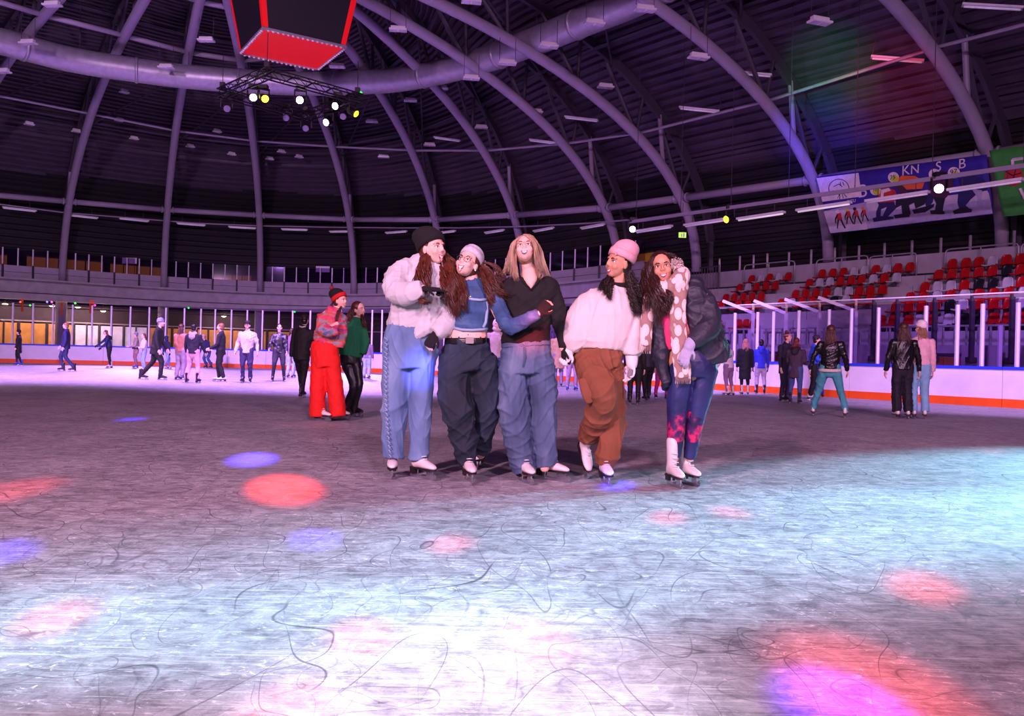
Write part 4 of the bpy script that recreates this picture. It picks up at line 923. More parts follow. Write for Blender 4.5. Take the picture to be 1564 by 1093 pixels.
def lock(mb, pts, r, wave=.0, freq=3., ph=0., n=5, seg=16, flat=.6):
    P = cat_scalar([tuple(p) for p in pts], max(2, seg//(len(pts)-1))); m = len(P); Q = []; R_ = []
    for i, p in enumerate(P):
        t = i/(m-1); a = ph+freq*2*math.pi*t; w_ = wave*min(1, t*2.5)
        Q.append(Vector(p)+Vector((math.cos(a)*w_, math.sin(a)*w_*.8, math.sin(a*1.3)*w_*.3))); R_.append(r*(.55+.45*math.sin(math.pi*min(t*1.1+.15, 1)))*(1-.75*max(0, t-.7)/.3))
    mb.tube(Q, R_, n)
def hair_locks(mb, guides, rnd, per=6, r=.010, spread=.02, wave=.01, freq=2.5, seg=14):
    for g in guides:
        for k in range(int(per*5)):
            j = Vector((rnd.uniform(-1, 1), rnd.uniform(-1, 1), rnd.uniform(-.4, .4)))*spread*1.1; f = rnd.uniform(.6, 1.06)
            pts = [p+j*(.35+.65*i/(len(g)-1)) for i, p in enumerate(g)]; pts[-1] = pts[-2].lerp(pts[-1], f)
            lock(mb, pts, r*rnd.uniform(.22, .44), wave*rnd.uniform(.5, 1.3), freq*rnd.uniform(.8, 1.2), rnd.uniform(0, 6.28), seg=seg)
def hand(mb, wrist, d, nrm, k=1., curl=(.3, .3, .35, .4), thumb=.5, tside=1, n=10):
    """palm and five separate fingers; d points along the hand, nrm out of the palm"""
    d = Vector(d).normalized(); nrm = Vector(nrm); nrm = (nrm-d*nrm.dot(d)).normalized(); s = d.cross(nrm)*tside; w_ = Vector(wrist)
    limb(mb, [(w_-d*.02*k, .026*k, .020*k), (w_+d*.02*k, .032*k, .018*k), (w_+d*.055*k, .041*k, .016*k), (w_+d*.085*k, .040*k, .014*k)], nrm, 14, 2)
    for i, (off, L, r) in enumerate([(.030, .072, .0092), (.010, .080, .0095), (-.011, .074, .0092), (-.030, .058, .0082)]):
        p = w_+d*(.083-.004*abs(i-1))*k+s*off*k; a = 0; nodes = [(p-d*.02*k, r*k, r*k)]; sp_ = s*(.10-.07*i)
        for f, fr in ((.42, .5), (.32, 1.), (.26, .8)):
            nodes.append((p.copy(), r*k, r*k)); a += curl[i]*fr*1.6; p = p+((d+sp_).normalized()*math.cos(a)+nrm*math.sin(a))*L*f*k
        nodes.append((p, r*.8*k, r*.8*k)); limb(mb, nodes, s, 8, 2)
    b = w_+d*.022*k+s*.026*k; t1 = b+(d*.6+s*.75+nrm*thumb*.6).normalized()*.036*k; t2 = t1+(d*.9+s*.25+nrm*thumb).normalized()*.030*k
    limb(mb, [(b, .014*k, .013*k), (t1, .0105*k, .0105*k), (t2, .008*k, .008*k)], nrm, 8, 2)

SK = {}
def skate(parent, loc, yaw, boot, key, pitch=0., roll=0., k=1., lace=None, sole=None, tall=1.):
    """figure skate: boot, laces, sole with heel, blade; local y is the toe direction, origin under the blade"""
    if (key, tall) not in SK:
        mb = MB(); limb(mb, [(Vector((0, -.075, .105)), .034, .046), (Vector((0, -.065, .15)), .034, .05), (Vector((0, -.055, .15+.065*min(1, tall))), .038*min(1, .75+.25*tall), .052*min(1, .8+.2*tall)), (Vector((0, -.06, .15+.135*tall if tall < 1 else .215+.07*tall)), .042*min(1, .75+.25*tall), .054*min(1, .8+.2*tall))], Vector((0, 1, 0)), 16, 3)
        limb(mb, [(Vector((0, -.085, .108)), .034, .030), (Vector((0, -.02, .115)), .036, .040), (Vector((0, .05, .105)), .040, .030), (Vector((0, .105, .098)), .036, .022), (Vector((0, .135, .093)), .024, .016)], Vector((0, 0, 1)), 16, 3)
        e0 = empty('tmp_skate'); o = remesh(mb, 'skate', boot, e0, .007, 3); o.parent = None; bpy.data.objects.remove(e0)
        so = MB(); pts = [(-.032, -.115), (-.036, -.06), (-.026, 0), (-.038, .06), (-.030, .125), (0, .15), (.030, .125), (.038, .06), (.026, 0), (.036, -.06), (.032, -.115), (0, -.128)]
        so.poly([(x, y, .068) for x, y in pts], (0, 0, .014)).box((0, -.088, .052), (.052, .062, .034)); so.build('sole', sole or M_SOLE, o, False, False)
        bl = MB(); out = [(-.15, .006), (-.13, .0), (0, -.001), (.13, .001), (.158, .014), (.163, .034), (.145, .050), (.10, .030), (.06, .024), (-.05, .024), (-.10, .030), (-.15, .022)]
        bl.poly([(-.002, y, z) for y, z in out], (.004, 0, 0)); bl.box((0, -.085, .038), (.012, .06, .05)); bl.box((0, .085, .046), (.012, .07, .05)); bl.build('blade', M_STEEL, o, False, False)
        la = MB()
        for i in range(2 if tall <= 1 else 8):
            z = .145+i*.019*tall; y = .045-i*.011; la.tube([(-.022, y-.02, z), (0, y+.006, z+.004), (.022, y-.02, z)], .0035, 5)
        la.build('lace', lace or mat('lace_white', (240, 236, 236), .8), o, True, False); SK[(key, tall)] = o; c = o
    else: c = copy_tree(SK[(key, tall)])
    c.parent = parent; c.location = Vector(loc)-parent_loc(parent); c.rotation_euler = Matrix.Rotation(yaw, 3, 'Z').to_4x4().to_3x3().to_euler() if not (pitch or roll) else (Matrix.Rotation(yaw, 3, 'Z') @ Matrix.Rotation(pitch, 3, 'X') @ Matrix.Rotation(roll, 3, 'Y')).to_euler()
    c.scale = (k, k, k); return c

class PX:
    """a figure laid out from joints given as (image x, image y, depth offset, radius across, radius deep) at its standing distance"""
    def __init__(s, fx, fy, label, group=None):
        g = ground(fx, fy); s.Y = g.y; s.m = g.y/F; s.o = empty('person', g, label, 'person', group)
    def p(s, x, y, dy=0.): return atY(x, y, s.Y+dy)
    def nodes(s, L): return [(s.p(a[0], a[1], a[2]), a[3]*s.m, (a[4] if len(a) > 4 else a[3]*.9)*s.m) for a in L]
    def garment(s, name, m, limbs, voxel=.009, smooth=5, amp=.004, seed=1, scale=1., parent=None, front=Vector((0, -1, 0)), caps=(True, False)):
        mb = MB()
        for L in limbs: limb(mb, s.nodes(L), front, caps=caps)
        return remesh(mb, name, m, parent or s.o, voxel, smooth, amp, seed, scale)
    def body(s, head, skin, limbs, hands=(), voxel=.0062):
        mb = MB(); head.skull(mb)
        for L in limbs: limb(mb, s.nodes(L))
        for h in hands: hand(mb, *h[0], **h[1])
        o = remesh(mb, 'body', skin, s.o, voxel, 2, sfac=.35); 
        bv = BVHTree.FromPolygons([v.co.copy() for v in o.data.vertices], [tuple(p.vertices) for p in o.data.polygons]); return o, bv
    def glove(s, name, m, *h, voxel=.006, extra=()):
        mb = MB()
        for a, kw in h: hand(mb, *a, **kw)
        for L in extra: limb(mb, s.nodes(L))
        return remesh(mb, name, m, s.o, voxel, 2, sfac=.35)
    def collar(s, name, m, x, y, dy, rx, ry, r, tilt=.25, parent=None):
        c = s.p(x, y, dy); P = [c+Vector((math.cos(a)*rx*s.m, math.sin(a)*ry*s.m, math.sin(a)*ry*s.m*tilt)) for a in np.linspace(0, 2*math.pi, 25)]
        return MB().tube(P, r, 10).build(name, m, parent or s.o, True)
    def hair(s, m, cap=None, guides=(), name='hair', seed=1, **kw):
        mb = MB(); rnd = random.Random(seed)
        if cap: cap(mb)
        hair_locks(mb, [[s.p(*q) for q in g] for g in guides], rnd, **kw); return mb.build(name, m, s.o, True)

# ------------------------------------------------------------------ the five friends in front
DENIM1 = ramp_mat('denim_light', [(.25, (70, 96, 136)), (.5, (102, 130, 170)), (.75, (136, 160, 192))], 5, stretch=(1, 1, .5), detail=6, bump=.25, bscale=400)
DENIM2 = ramp_mat('denim_dark', [(.3, (16, 24, 36)), (.55, (30, 44, 62)), (.8, (58, 76, 98))], 4, stretch=(1, 1, .5), detail=6, bump=.25, bscale=400)
DENIM3 = ramp_mat('denim_mid', [(.25, (48, 62, 88)), (.5, (78, 96, 128)), (.75, (124, 140, 166))], 4.5, stretch=(1, 1, .5), detail=6, bump=.25, bscale=400)
AUBURN = mat('hair_auburn', (86, 40, 24), .4, 0, .7, 40); BROWN = mat('hair_brown', (78, 38, 25), .4, 0, .7, 40); BLOND = ramp_mat('hair_balayage', [(.2, (96, 66, 50)), (.5, (168, 134, 108)), (.8, (214, 190, 160))], 9, stretch=(1, 1, .6), rough=.4)
BLACKH = mat('hair_black', (34, 20, 18), .35, 0, .4, 30); DKBROWN = mat('hair_dark_brown', (52, 26, 22), .35, 0, .4, 30)
M_KNITB = mat('black_knit', (16, 13, 16), .9, 0, .2, 60, .4, 180); M_BOOTW = mat('boot_white', (236, 222, 222), .35, 0, .04, 10)
def brow(rgb): return mat('brow_%d' % rgb[0], rgb, .7)

# --- first: white sweater, black beanie
g1 = PX(622, 729, 'laughing skater in a fluffy white sweater, light blue jeans and black beanie')
H1 = Head(g1.p(661, 380, -.02), (.76, -.62, .06), (-.06, 0, 1), 1.02)
h1a = ((g1.p(651, 441, -.25), (1, -.15, -.05), (0, .2, -1)), dict(k=1.05, curl=(.05, .6, .95, 1.0), thumb=.6, tside=-1))
h1b = ((g1.p(664, 512, -.16), (-.45, -.2, -.85), (.3, .9, 0)), dict(k=.95, curl=(.7, .75, .8, .85), thumb=.5, tside=1))
b1, bv1 = g1.body(H1, SKIN, [[(657, 396, 0, 12), (652, 412, .02, 12.5), (646, 428, .03, 20)], [(645, 430, 0, 30, 20), (638, 470, 0, 30, 20), (630, 510, 0, 32, 20)], [(609, 530, 0, 15), (603, 620, 0, 11), (600, 700, 0, 7)], [(645, 535, 0, 14), (642, 620, 0, 10), (639, 704, 0, 7)],
                             [(620, 418, 0, 10), (608, 441, -.12, 8), (645, 441, -.24, 6)], [(680, 432, .04, 10), (688, 478, -.05, 8), (664, 512, -.15, 6)]], [h1b])
H1.face(b1, brow((120, 70, 50)), 'wide', bv1, .6)
g1.garment('sweater', mat('fluffy_white', (192, 192, 196), .95, 0, .06, 14, .18, 220, sheen=.2), [[(641, 404, .04, 22, 18), (650, 418, .02, 36, 23), (646, 440, 0, 44, 28), (640, 470, 0, 43, 29), (635, 492, 0, 43, 29), (633, 503, 0, 42, 28)],
    [(622, 412, .0, 20), (606, 427, -.06, 20), (606, 444, -.14, 19.5), (623, 448, -.20, 17.5), (646, 440, -.24, 13)], [(678, 430, .05, 18), (690, 455, .02, 17), (689, 480, -.06, 16), (676, 500, -.12, 15), (664, 510, -.15, 12.5)], [(648, 507, -.05, 26, 22), (652, 513, -.05, 22, 18)]], .008, 4, .008, 3, 1.25)
g1.garment('jeans', DENIM1, [[(634, 498, 0, 37, 27), (628, 515, 0, 42, 28), (626, 538, 0, 40, 27), (626, 562, 0, 34, 24)], [(609, 530, 0, 24), (605, 575, 0, 21.5), (603, 620, 0, 19.5), (601, 665, 0, 17.5), (600, 699, 0, 16.5)], [(645, 535, 0, 22), (644, 575, 0, 19.5), (643, 620, 0, 18), (641, 665, 0, 16), (639, 702, 0, 14.5)]], .007, 3, .009, 5, 1.1, caps=(False, False))
mb = MB(); wp = []
for t in np.linspace(0, 1, 9): wp.append(g1.p(588+0*t+(583-588)*math.sin(t*3.14)+13*t-2, 512+185*t, -.03))
for i in range(26):
    t = i/25; a = g1.p(587-4*math.sin(t*3)+7*t, 515+178*t, -.085); mb.tube([a, g1.p(592-4*math.sin(t*3)+6*t, 519+178*t, -.105), g1.p(588-4*math.sin(t*3)+7*t, 522+178*t, -.09)], .004, 5)
mb.build('side_lacing', mat('denim_lacing', (150, 176, 208), .8), g1.o, True)
g1.garment('collar', mat('fluffy_white', (226, 222, 216)), [[(640, 400, .05, 15, 13), (650, 405, .02, 17, 14), (660, 412, -.01, 14, 12)]], .009, 3, .002, 2, caps=(True, True))
H1.beanie(g1.o, M_KNITB, .035, .175, .42, True, .096, slouch=.45)
g1.glove('glove', M_KNITB, h1a); 
g1.glove('glove', M_KNITB, ((g1.p(664, 511, -.16), (-.45, -.2, -.85), (.3, .9, 0)), dict(k=1.04, curl=(1.2, 1.2, 1.2, 1.2), thumb=.2)))
g1.hair(AUBURN, lambda mb: H1.hair_cap(mb, .96), [[(652, 384, -.03), (648, 410, -.12), (645, 440, -.17), (641, 468, -.17)], [(648, 384, 0), (640, 410, -.10), (637, 440, -.16), (636, 462, -.17)], [(655, 388, -.06), (654, 412, -.14), (652, 436, -.17), (646, 456, -.27)],
    [(676, 382, .02), (688, 405, -.04), (694, 430, -.12), (700, 462, -.15), (697, 484, -.15)], [(674, 384, .03), (682, 410, -.03), (686, 435, -.14), (690, 465, -.17), (702, 490, -.15)], [(678, 384, .04), (692, 400, .02), (703, 428, -.08), (706, 455, -.12), (690, 482, -.16)], [(668, 392, .02), (676, 420, -.08), (680, 445, -.16), (684, 470, -.17)],
    [(646, 400, .02), (637, 420, -.02), (640, 436, -.12)], [(640, 455, -.22), (648, 462, -.28), (655, 459, -.27)]], seed=11, per=8, r=.0105, spread=.026, wave=.016, freq=2.0)
skate(g1.o, ground(599, 728), math.pi+.12, M_BOOTW, 'white'); skate(g1.o, ground(645, 731)+Vector((0, 0, 0)), math.pi+.75, M_BOOTW, 'white')

# --- second: blue crop top, grey beanie, glasses
g2 = PX(718, 733, 'laughing skater with round glasses, grey beanie, blue crop top and belted dark jeans')
H2 = Head(g2.p(714, 403, .0), (-.30, -.86, .34), (.30, .25, .9), .98)
h2a = ((g2.p(824, 478, -.30), (.55, -.2, .75), (.3, .95, .1)), dict(k=.95, curl=(.8, .85, .9, .95), thumb=.4, tside=-1))
b2, bv2 = g2.body(H2, SKIN, [[(716, 416, .03, 11.5), (720, 430, .04, 12), (722, 445, .04, 15, 11)], [(722, 458, .03, 26, 16), (718, 475, 0, 27, 19), (716, 500, 0, 28.5, 19), (714, 520, 0, 32, 22), (716, 545, 0, 34, 22)], [(701, 545, 0, 16), (700, 620, -.05, 11), (713, 708, 0, 7)], [(733, 545, 0, 15), (742, 625, .05, 10), (734, 695, .2, 7)],
                             [(750, 448, .02, 11), (776, 498, -.2, 8), (822, 479, -.3, 6)], [(692, 452, .05, 10), (674, 490, .18, 8)]], [h2a])
H2.face(b2, brow((84, 48, 36)), 'wide', bv2, -.3)
TOPB = ramp_mat('top_blue', [(.3, (40, 66, 108)), (.6, (58, 90, 134)), (.8, (84, 116, 156))], 7, stretch=(1, 1, 2), bump=.3, bscale=300)
g2.garment('crop_top', TOPB, [[(722, 437, .04, 20, 15), (722, 447, .03, 31, 20), (720, 465, -.01, 31.5, 23), (717, 485, -.005, 30, 21), (716, 502, 0, 30, 20.5)], [(748, 447, .03, 14), (762, 470, -.08, 12.5), (777, 498, -.20, 12), (800, 490, -.27, 10.5), (823, 478, -.3, 8)], [(696, 450, .05, 13), (676, 488, .18, 12)]], .007, 3, .006, 8, 1.4)
mb = MB(); limb(mb, g2.nodes([(708, 451, -.1, 14, 3), (722, 452, -.115, 15, 3), (737, 454, -.10, 12, 3)]), Vector((0, 0, 1))); 
g2.collar('neckline', TOPB, 721, 434.5, .035, 14.5, 13, .006, .25)
MB().tube([g2.p(x, y, d) for x, y, d in ((703, 452, -.085), (712, 455, -.105), (722, 457, -.118), (733, 458, -.11), (745, 457, -.075))], .010, 8).build('chest_seam', mat('top_pale', (150, 172, 200), .8), g2.o, True)
MB().tube([g2.p(744, 460, -.075), g2.p(744, 475, -.07), g2.p(742, 492, -.065), g2.p(738, 500, -.075)], .011, 8).tube([g2.p(690, 500, -.06), g2.p(706, 503.5, -.105), g2.p(722, 504, -.105), g2.p(738, 503, -.08), g2.p(744, 502, -.05)], .010, 8).build('side_panel', mat('top_pale', (150, 172, 200)), g2.o, True)
g2.garment('baggy_jeans', DENIM2, [[(714, 521, 0, 33.5, 23.5), (712, 540, 0, 38, 27), (714, 565, 0, 40, 28)], [(699, 545, 0, 29, 25), (694, 585, -.02, 26, 24), (699, 625, -.05, 24, 22), (708, 668, -.02, 20, 19), (714, 707, 0, 14.5, 15)], [(735, 545, 0, 25, 24), (741, 590, .03, 23, 22), (744, 632, .06, 19.5, 20), (738, 668, .13, 14.5, 16), (734, 692, .18, 11, 12)]], .007, 3, .014, 9, .8, caps=(False, False))
bl = g2.garment('belt', mat('belt_black', (14, 12, 15), .35), [[(713.5, 516, 0, 34.6, 24.4), (713.5, 526, 0, 35.5, 25.2)]], .007, 1, 0, caps=(False, False))
MB().box(g2.p(717.5, 519.5, -.128), (.056, .012, .046)).build('buckle', mat('buckle_silver', (226, 214, 214), .2, .6), bl)
for x in (690, 701, 734, 742): MB().bar(g2.p(x, 514, -.128+abs(x-714)*.0026), g2.p(x-.5, 530, -.132+abs(x-714)*.0026), .010, .008).build('belt_loop', DENIM2, bl)
MB().ball(g2.p(715, 511, -.099), (.004, .003, .005)).build('navel', mat('skin_shadow', (150, 90, 80), .6), b2, True)
H2.beanie(g2.o, mat('beanie_grey', (196, 192, 202), .9, 0, .08, 40, .3, 150), .055, .135, .35, True, .086)
ww = MB()
for x in (-.032, .032):
    c = [H2.p(x+.023*math.cos(a), .094-.010*abs(x+.023*math.cos(a))/.05, .002+.021*math.sin(a)) for a in np.linspace(0, 2*math.pi, 21)]; ww.tube(c, .0014, 5)
ww.tube([H2.p(-.009, .096, .006), H2.p(0, .1, .009), H2.p(.009, .096, .006)], .0014, 5).tube([H2.p(.055, .088, .006), H2.p(.074, .0, .004)], .0012, 5).tube([H2.p(-.055, .088, .006), H2.p(-.074, .0, .004)], .0012, 5)
ww.build('glasses', mat('glasses_metal', (120, 100, 96), .25, .8), g2.o, True)
nk = MB(); nk.tube([g2.p(x, y, d) for x, y, d in ((713, 436, -.03), (717, 447, -.085), (720, 452, -.10), (727, 444, -.075), (734, 437, -.03))], .0022, 5); nk.ball(g2.p(718.5, 453, -.108), (.008, .005, .009)); nk.build('necklace', mat('gold', (232, 190, 120), .2, .9), g2.o, True)
MB().ball(H2.p(.078, -.005, -.035), .006).build('earring', mat('pearl', (245, 240, 235), .15), g2.o, True)
g2.glove('glove', M_KNITB, ((g2.p(823, 479, -.30), (.55, -.2, .75), (.3, .95, .1)), dict(k=1.06, curl=(1.25, 1.25, 1.25, 1.25), thumb=.1, tside=-1)))
g2.hair(BROWN, lambda mb: H2.hair_cap(mb, .97), [[(733, 398, .03), (744, 415, .0), (752, 432, -.06), (766, 446, -.08), (778, 452, -.06)], [(735, 402, .05), (748, 425, .0), (755, 442, -.06), (772, 462, -.06)], [(733, 406, .03), (740, 428, -.03), (748, 452, -.09), (756, 478, -.08)], [(732, 404, .04), (744, 410, .02), (758, 428, .0), (772, 440, .0)], [(737, 400, .04), (752, 404, .03), (764, 418, .02), (768, 432, .02)],
    [(734, 410, .0), (742, 435, -.07), (750, 455, -.10), (752, 470, -.10)], [(698, 408, .02), (700, 430, -.05), (703, 455, -.14), (700, 478, -.15)], [(700, 410, .02), (706, 432, -.05), (709, 452, -.13), (706, 474, -.14)], [(697, 405, .03), (693, 430, .0), (694, 458, -.10), (688, 480, -.12)], [(699, 412, .02), (702, 440, -.08), (706, 462, -.14), (712, 478, -.13)]], seed=12, per=8, r=.009, spread=.022, wave=.014, freq=1.8)
skate(g2.o, ground(716, 735), math.pi+.25, M_BOOTW, 'white'); skate(g2.o, ground(732, 714)+Vector((0, 0, .0)), math.pi-.1, M_BOOTW, 'white')

# --- third: black top, wide blue jeans
g3 = PX(812, 735, 'smiling skater with shoulder-length blond hair, black V-neck top and wide blue jeans')
H3 = Head(g3.p(802, 381, .0), (-.10, -.92, .34), (-.03, .3, .95), .96)
b3, bv3 = g3.body(H3, SKIN, [[(805, 396, .04, 11.5), (808, 412, .05, 12), (810, 424, .04, 22, 15)], [(809, 416, .0, 12, 10), (810, 427, -.052, 11, 8), (811, 436, -.083, 5, 5), (811, 440, -.09, 2, 3)], [(811, 446, .03, 29, 15), (808, 462, 0, 31, 18), (805, 500, 0, 31, 19), (803, 530, 0, 34, 22)], [(786, 550, 0, 17), (788, 630, 0, 11), (800, 722, 0, 7)], [(822, 550, 0, 16), (830, 630, 0, 11), (832, 715, 0, 7)],
                             [(842, 446, .02, 8), (853, 490, 0, 7), (860, 532, -.02, 6)], [(776, 446, .06, 8), (768, 480, .2, 7)]])
H3.face(b3, brow((110, 78, 62)), 'open', bv3, -.2)
def vneck(co):  return np.ones(len(co))
t3 = g3.garment('black_top', mat('black_jersey', (15, 12, 15), .85, 0, .2, 20, .2, 200), [[(811, 440, -.005, 34, 19), (808, 465, 0, 36, 23), (805, 495, 0, 35.5, 22.5), (803, 515, 0, 37.5, 25.5), (803, 524, 0, 38.8, 26.8)], [(786, 434, .03, 14, 15), (780, 442, .03, 17, 18), (790, 455, 0, 18, 20)], [(836, 434, .03, 14, 15), (839, 443, .02, 16, 18), (828, 458, 0, 16, 20)],
    [(842, 441, .02, 14), (850, 465, .01, 12.5), (855, 492, 0, 11.5), (859, 515, -.01, 9.5), (861, 532, -.02, 8)], [(778, 437, .06, 14), (770, 470, .17, 12), (772, 500, .22, 11)], [(806, 430, .11, 30, 10), (806, 470, .09, 30, 10)]], .008, 4, .007, 14, 1.2)
MB().tube([g3.p(793, 419, -.01), g3.p(799, 430, -.083), g3.p(811, 442, -.112), g3.p(822, 430, -.083), g3.p(827, 420, -.01)], .007, 8).build('neckline', M_KNITB, g3.o, True)
g3.garment('wide_jeans', DENIM3, [[(803, 525, 0, 37, 25), (804, 545, 0, 40, 27), (805, 570, 0, 42, 28)], [(786, 552, 0, 24, 24), (783, 595, 0, 23, 24), (786, 640, -.01, 23, 23), (793, 685, -.02, 20.5, 21), (799, 719, 0, 18, 19)], [(823, 550, 0, 24, 24), (829, 595, .01, 22, 23), (831, 640, .02, 20, 21), (832, 685, .03, 18.5, 19), (834, 711, .04, 16.5, 17)]], .007, 3, .012, 15, .9, caps=(False, False))
g3.garment('waistband', DENIM3, [[(803, 521, 0, 37.6, 25.6), (803.5, 529, 0, 38.5, 26.3)]], .007, 1, 0, caps=(False, False))
MB().ball(g3.p(800, 525, -.13), .006).build('button', M_STEEL, g3.o, True)
fly = MB().tube([g3.p(801, 529, -.135), g3.p(802, 545, -.14), g3.p(799, 560, -.135)], .005, 6).build('fly_seam', DENIM3, g3.o, True)
g3.hair(BLOND, lambda mb: H3.hair_cap(mb, 1.0), [[(793, 363, .0), (783, 378, -.02), (779, 398, -.01), (772, 418, -.02)], [(797, 360, -.02), (784, 372, -.03), (781, 395, -.03), (783, 424, -.05)], [(793, 361, .03), (780, 382, .03), (775, 405, .03), (768, 424, .02)], [(802, 359, -.02), (818, 368, -.03), (824, 392, -.02), (828, 418, -.03)], [(805, 359, .0), (822, 374, .0), (828, 398, .0), (835, 420, .0)],
    [(804, 359, -.04), (816, 372, -.06), (820, 396, -.06), (824, 426, -.08)], [(806, 360, .03), (824, 380, .03), (831, 405, .03), (838, 424, .02)], [(796, 364, .06), (786, 392, .08), (784, 422, .06)], [(806, 364, .06), (820, 392, .08), (822, 422, .06)], [(790, 372, .02), (786, 400, -.03), (789, 428, -.07)], [(800, 358, .02), (812, 362, .03), (824, 384, .03)]], seed=13, per=9, r=.009, spread=.016, wave=.006, freq=1.3)
MB().tube([g3.p(x, y, d) for x, y, d in ((800, 421, -.03), (805, 426, -.055), (811, 427, -.06), (817, 424, -.05), (821, 419, -.03))], .0016, 5).build('necklace', mat('silver', (220, 215, 220), .2, .9), g3.o, True)
h3 = ((g3.p(861, 534, -.02), (.0, -.1, -1), (1, .2, 0)), dict(k=.98, curl=(.75, .8, .85, .9), thumb=.4))
g3.glove('glove', M_KNITB, h3)
skate(g3.o, ground(802, 737), math.pi+.35, M_BOOTW, 'white'); skate(g3.o, ground(842, 734), math.pi+.95, M_BOOTW, 'white')

# --- fourth: white sweatshirt, pink beanie, brown cargo trousers, one leg lifted
g4 = PX(924, 737, 'skater in an oversized white sweatshirt, pink beanie and brown cargo trousers, one leg lifted')
H4 = Head(g4.p(945, 402, .0), (-.86, -.50, .06), (.22, .0, 1), 1.0)
b4, bv4 = g4.body(H4, SKIN_T, [[(948, 416, .02, 11), (946, 428, .02, 12), (944, 440, .02, 13)], [(939, 466, 0, 30, 18), (928, 490, 0, 31, 20), (915, 540, 0, 32, 22)], [(930, 555, 0, 15), (935, 640, 0, 11), (923, 714, 0, 7)], [(900, 552, 0, 16), (925, 602, -.16, 11), (899, 668, .12, 7)], [(910, 462, 0, 8), (882, 500, -.02, 8), (868, 538, -.04, 6)], [(968, 464, .02, 8), (972, 505, .0, 7), (965, 545, -.02, 6)]])
H4.face(b4, brow((36, 22, 20)), 'open', bv4, .1)
g4.garment('sweatshirt', mat('sweat_white', (222, 204, 202), .9, 0, .03, 8, .12, 220), [[(944, 450, .01, 27, 17), (941, 458, .0, 38, 23), (932, 475, -.01, 45, 28), (922, 505, -.01, 45, 30), (917, 526, 0, 41, 28), (916, 534, 0, 38, 26)], [(910, 456, .0, 18), (897, 474, -.02, 24), (884, 500, -.03, 25), (876, 522, -.04, 19), (871, 535, -.04, 10)], [(968, 456, .02, 16), (974, 480, .01, 19), (970, 515, -.01, 20), (966, 536, -.02, 15), (965, 543, -.02, 11.5)]], .008, 4, .010, 23, .9)
g4.collar('collar', M_KNITB, 946, 431, .01, 16, 14.5, .013, .3)
CARGO = mat('cargo_brown', (130, 76, 50), .85, 0, .12, 7, .2, 250)
g4.garment('cargo_trousers', CARGO, [[(914, 532, 0, 36.5, 25), (914, 550, 0, 38, 27), (918, 566, 0, 34, 26)], [(899, 552, -.02, 24, 23), (912, 580, -.12, 24, 23), (924, 605, -.17, 21.5, 22), (914, 632, -.06, 21, 21), (903, 658, .08, 19, 18), (899, 670, .14, 16, 15)], [(932, 556, .02, 20, 21), (936, 600, .03, 18.5, 20), (937, 645, .02, 18, 19), (930, 685, .0, 17, 18), (923, 712, -.01, 15.5, 16)]], .007, 3, .013, 24, .9, caps=(False, False))
g4.garment('cargo_pocket', CARGO, [[(892, 580, -.16, 9, 4), (897, 600, -.20, 9, 4), (902, 612, -.2, 8, 4)]], .006, 2, 0, caps=(True, True))
MB().tube([g4.p(953, 560, -.03), g4.p(953, 600, -.03), g4.p(951, 630, -.03)], .004, 6).build('drawstring', CARGO, g4.o, True)
H4.beanie(g4.o, mat('beanie_pink', (226, 168, 178), .9, 0, .06, 50, .4, 160), .045, .175, .32, True, .09, slouch=.25)
MB().box(H4.p(.05, .072, .062), (.014, .006, .02), Head((0, 0, 0), H4.F*.7+H4.S*.7, H4.U).M()).build('beanie_tag', mat('tag_pink', (206, 140, 154), .6), g4.o)
g4.hair(BLACKH, None, [[(958, 404, .0), (962, 425, -.03), (966, 450, -.08), (975, 485, -.11)], [(954, 410, .0), (960, 432, -.06), (968, 462, -.11), (972, 478, -.11)], [(960, 408, .03), (970, 430, .0), (976, 455, -.06), (978, 480, -.08)], [(956, 412, -.02), (962, 440, -.08), (970, 468, -.12), (976, 480, -.11)], [(958, 404, .06), (968, 430, .06), (974, 455, .0)]], seed=14, per=11, r=.0075, spread=.026, wave=.011, freq=6.5, seg=48)
g4.hair(BLACKH, lambda mb: H4.hair_cap(mb, .9), [[(932, 416, .04), (925, 430, -.09), (919, 445, -.135)], [(935, 422, .02), (928, 436, -.11), (924, 452, -.145)], [(937, 426, .0), (932, 442, -.12), (930, 460, -.15)], [(934, 418, .06), (922, 430, -.05), (915, 444, -.10)]], name='hair', seed=15, per=8, r=.0075, spread=.018, wave=.010, freq=5, seg=40)
MW_G = mat('glove_white', (238, 224, 226), .9, 0, .04, 30, .3, 200)
g4.glove('glove', MW_G, ((g4.p(869, 537, -.05), (-.35, -.1, -.9), (-.4, -.9, 0)), dict(k=1.0, curl=(.8, .85, .9, .95), thumb=.5, tside=-1)), extra=[[(871, 532, -.04, 8), (867, 540, -.05, 8)]])
g4.glove('glove', MW_G, ((g4.p(965, 553, -.03), (-.05, -.1, -1), (-.7, -.5, 0)), dict(k=1.02, curl=(.3, .3, .35, .4), thumb=.5)), extra=[[(965, 541, -.02, 10.5), (965, 549, -.025, 9.5), (965, 557, -.03, 8.5)]])
g4.garment('glove_palm', mat('glove_grip', (128, 118, 124), .8), [[(963.5, 565, -.072, 4, 2.2), (961.5, 575, -.075, 4, 2.2)]], .005, 1, 0, caps=(True, True))
skate(g4.o, ground(925, 739), math.pi+.1, M_BOOTW, 'white')
R4 = Matrix.Rotation(math.pi+.25, 3, 'Z') @ Matrix.Rotation(-.85, 3, 'X')
skate(g4.o, g4.p(898, 668, .14)-R4 @ Vector((0, -.065, .215)), math.pi+.25, M_BOOTW, 'white', pitch=-.85, roll=0)

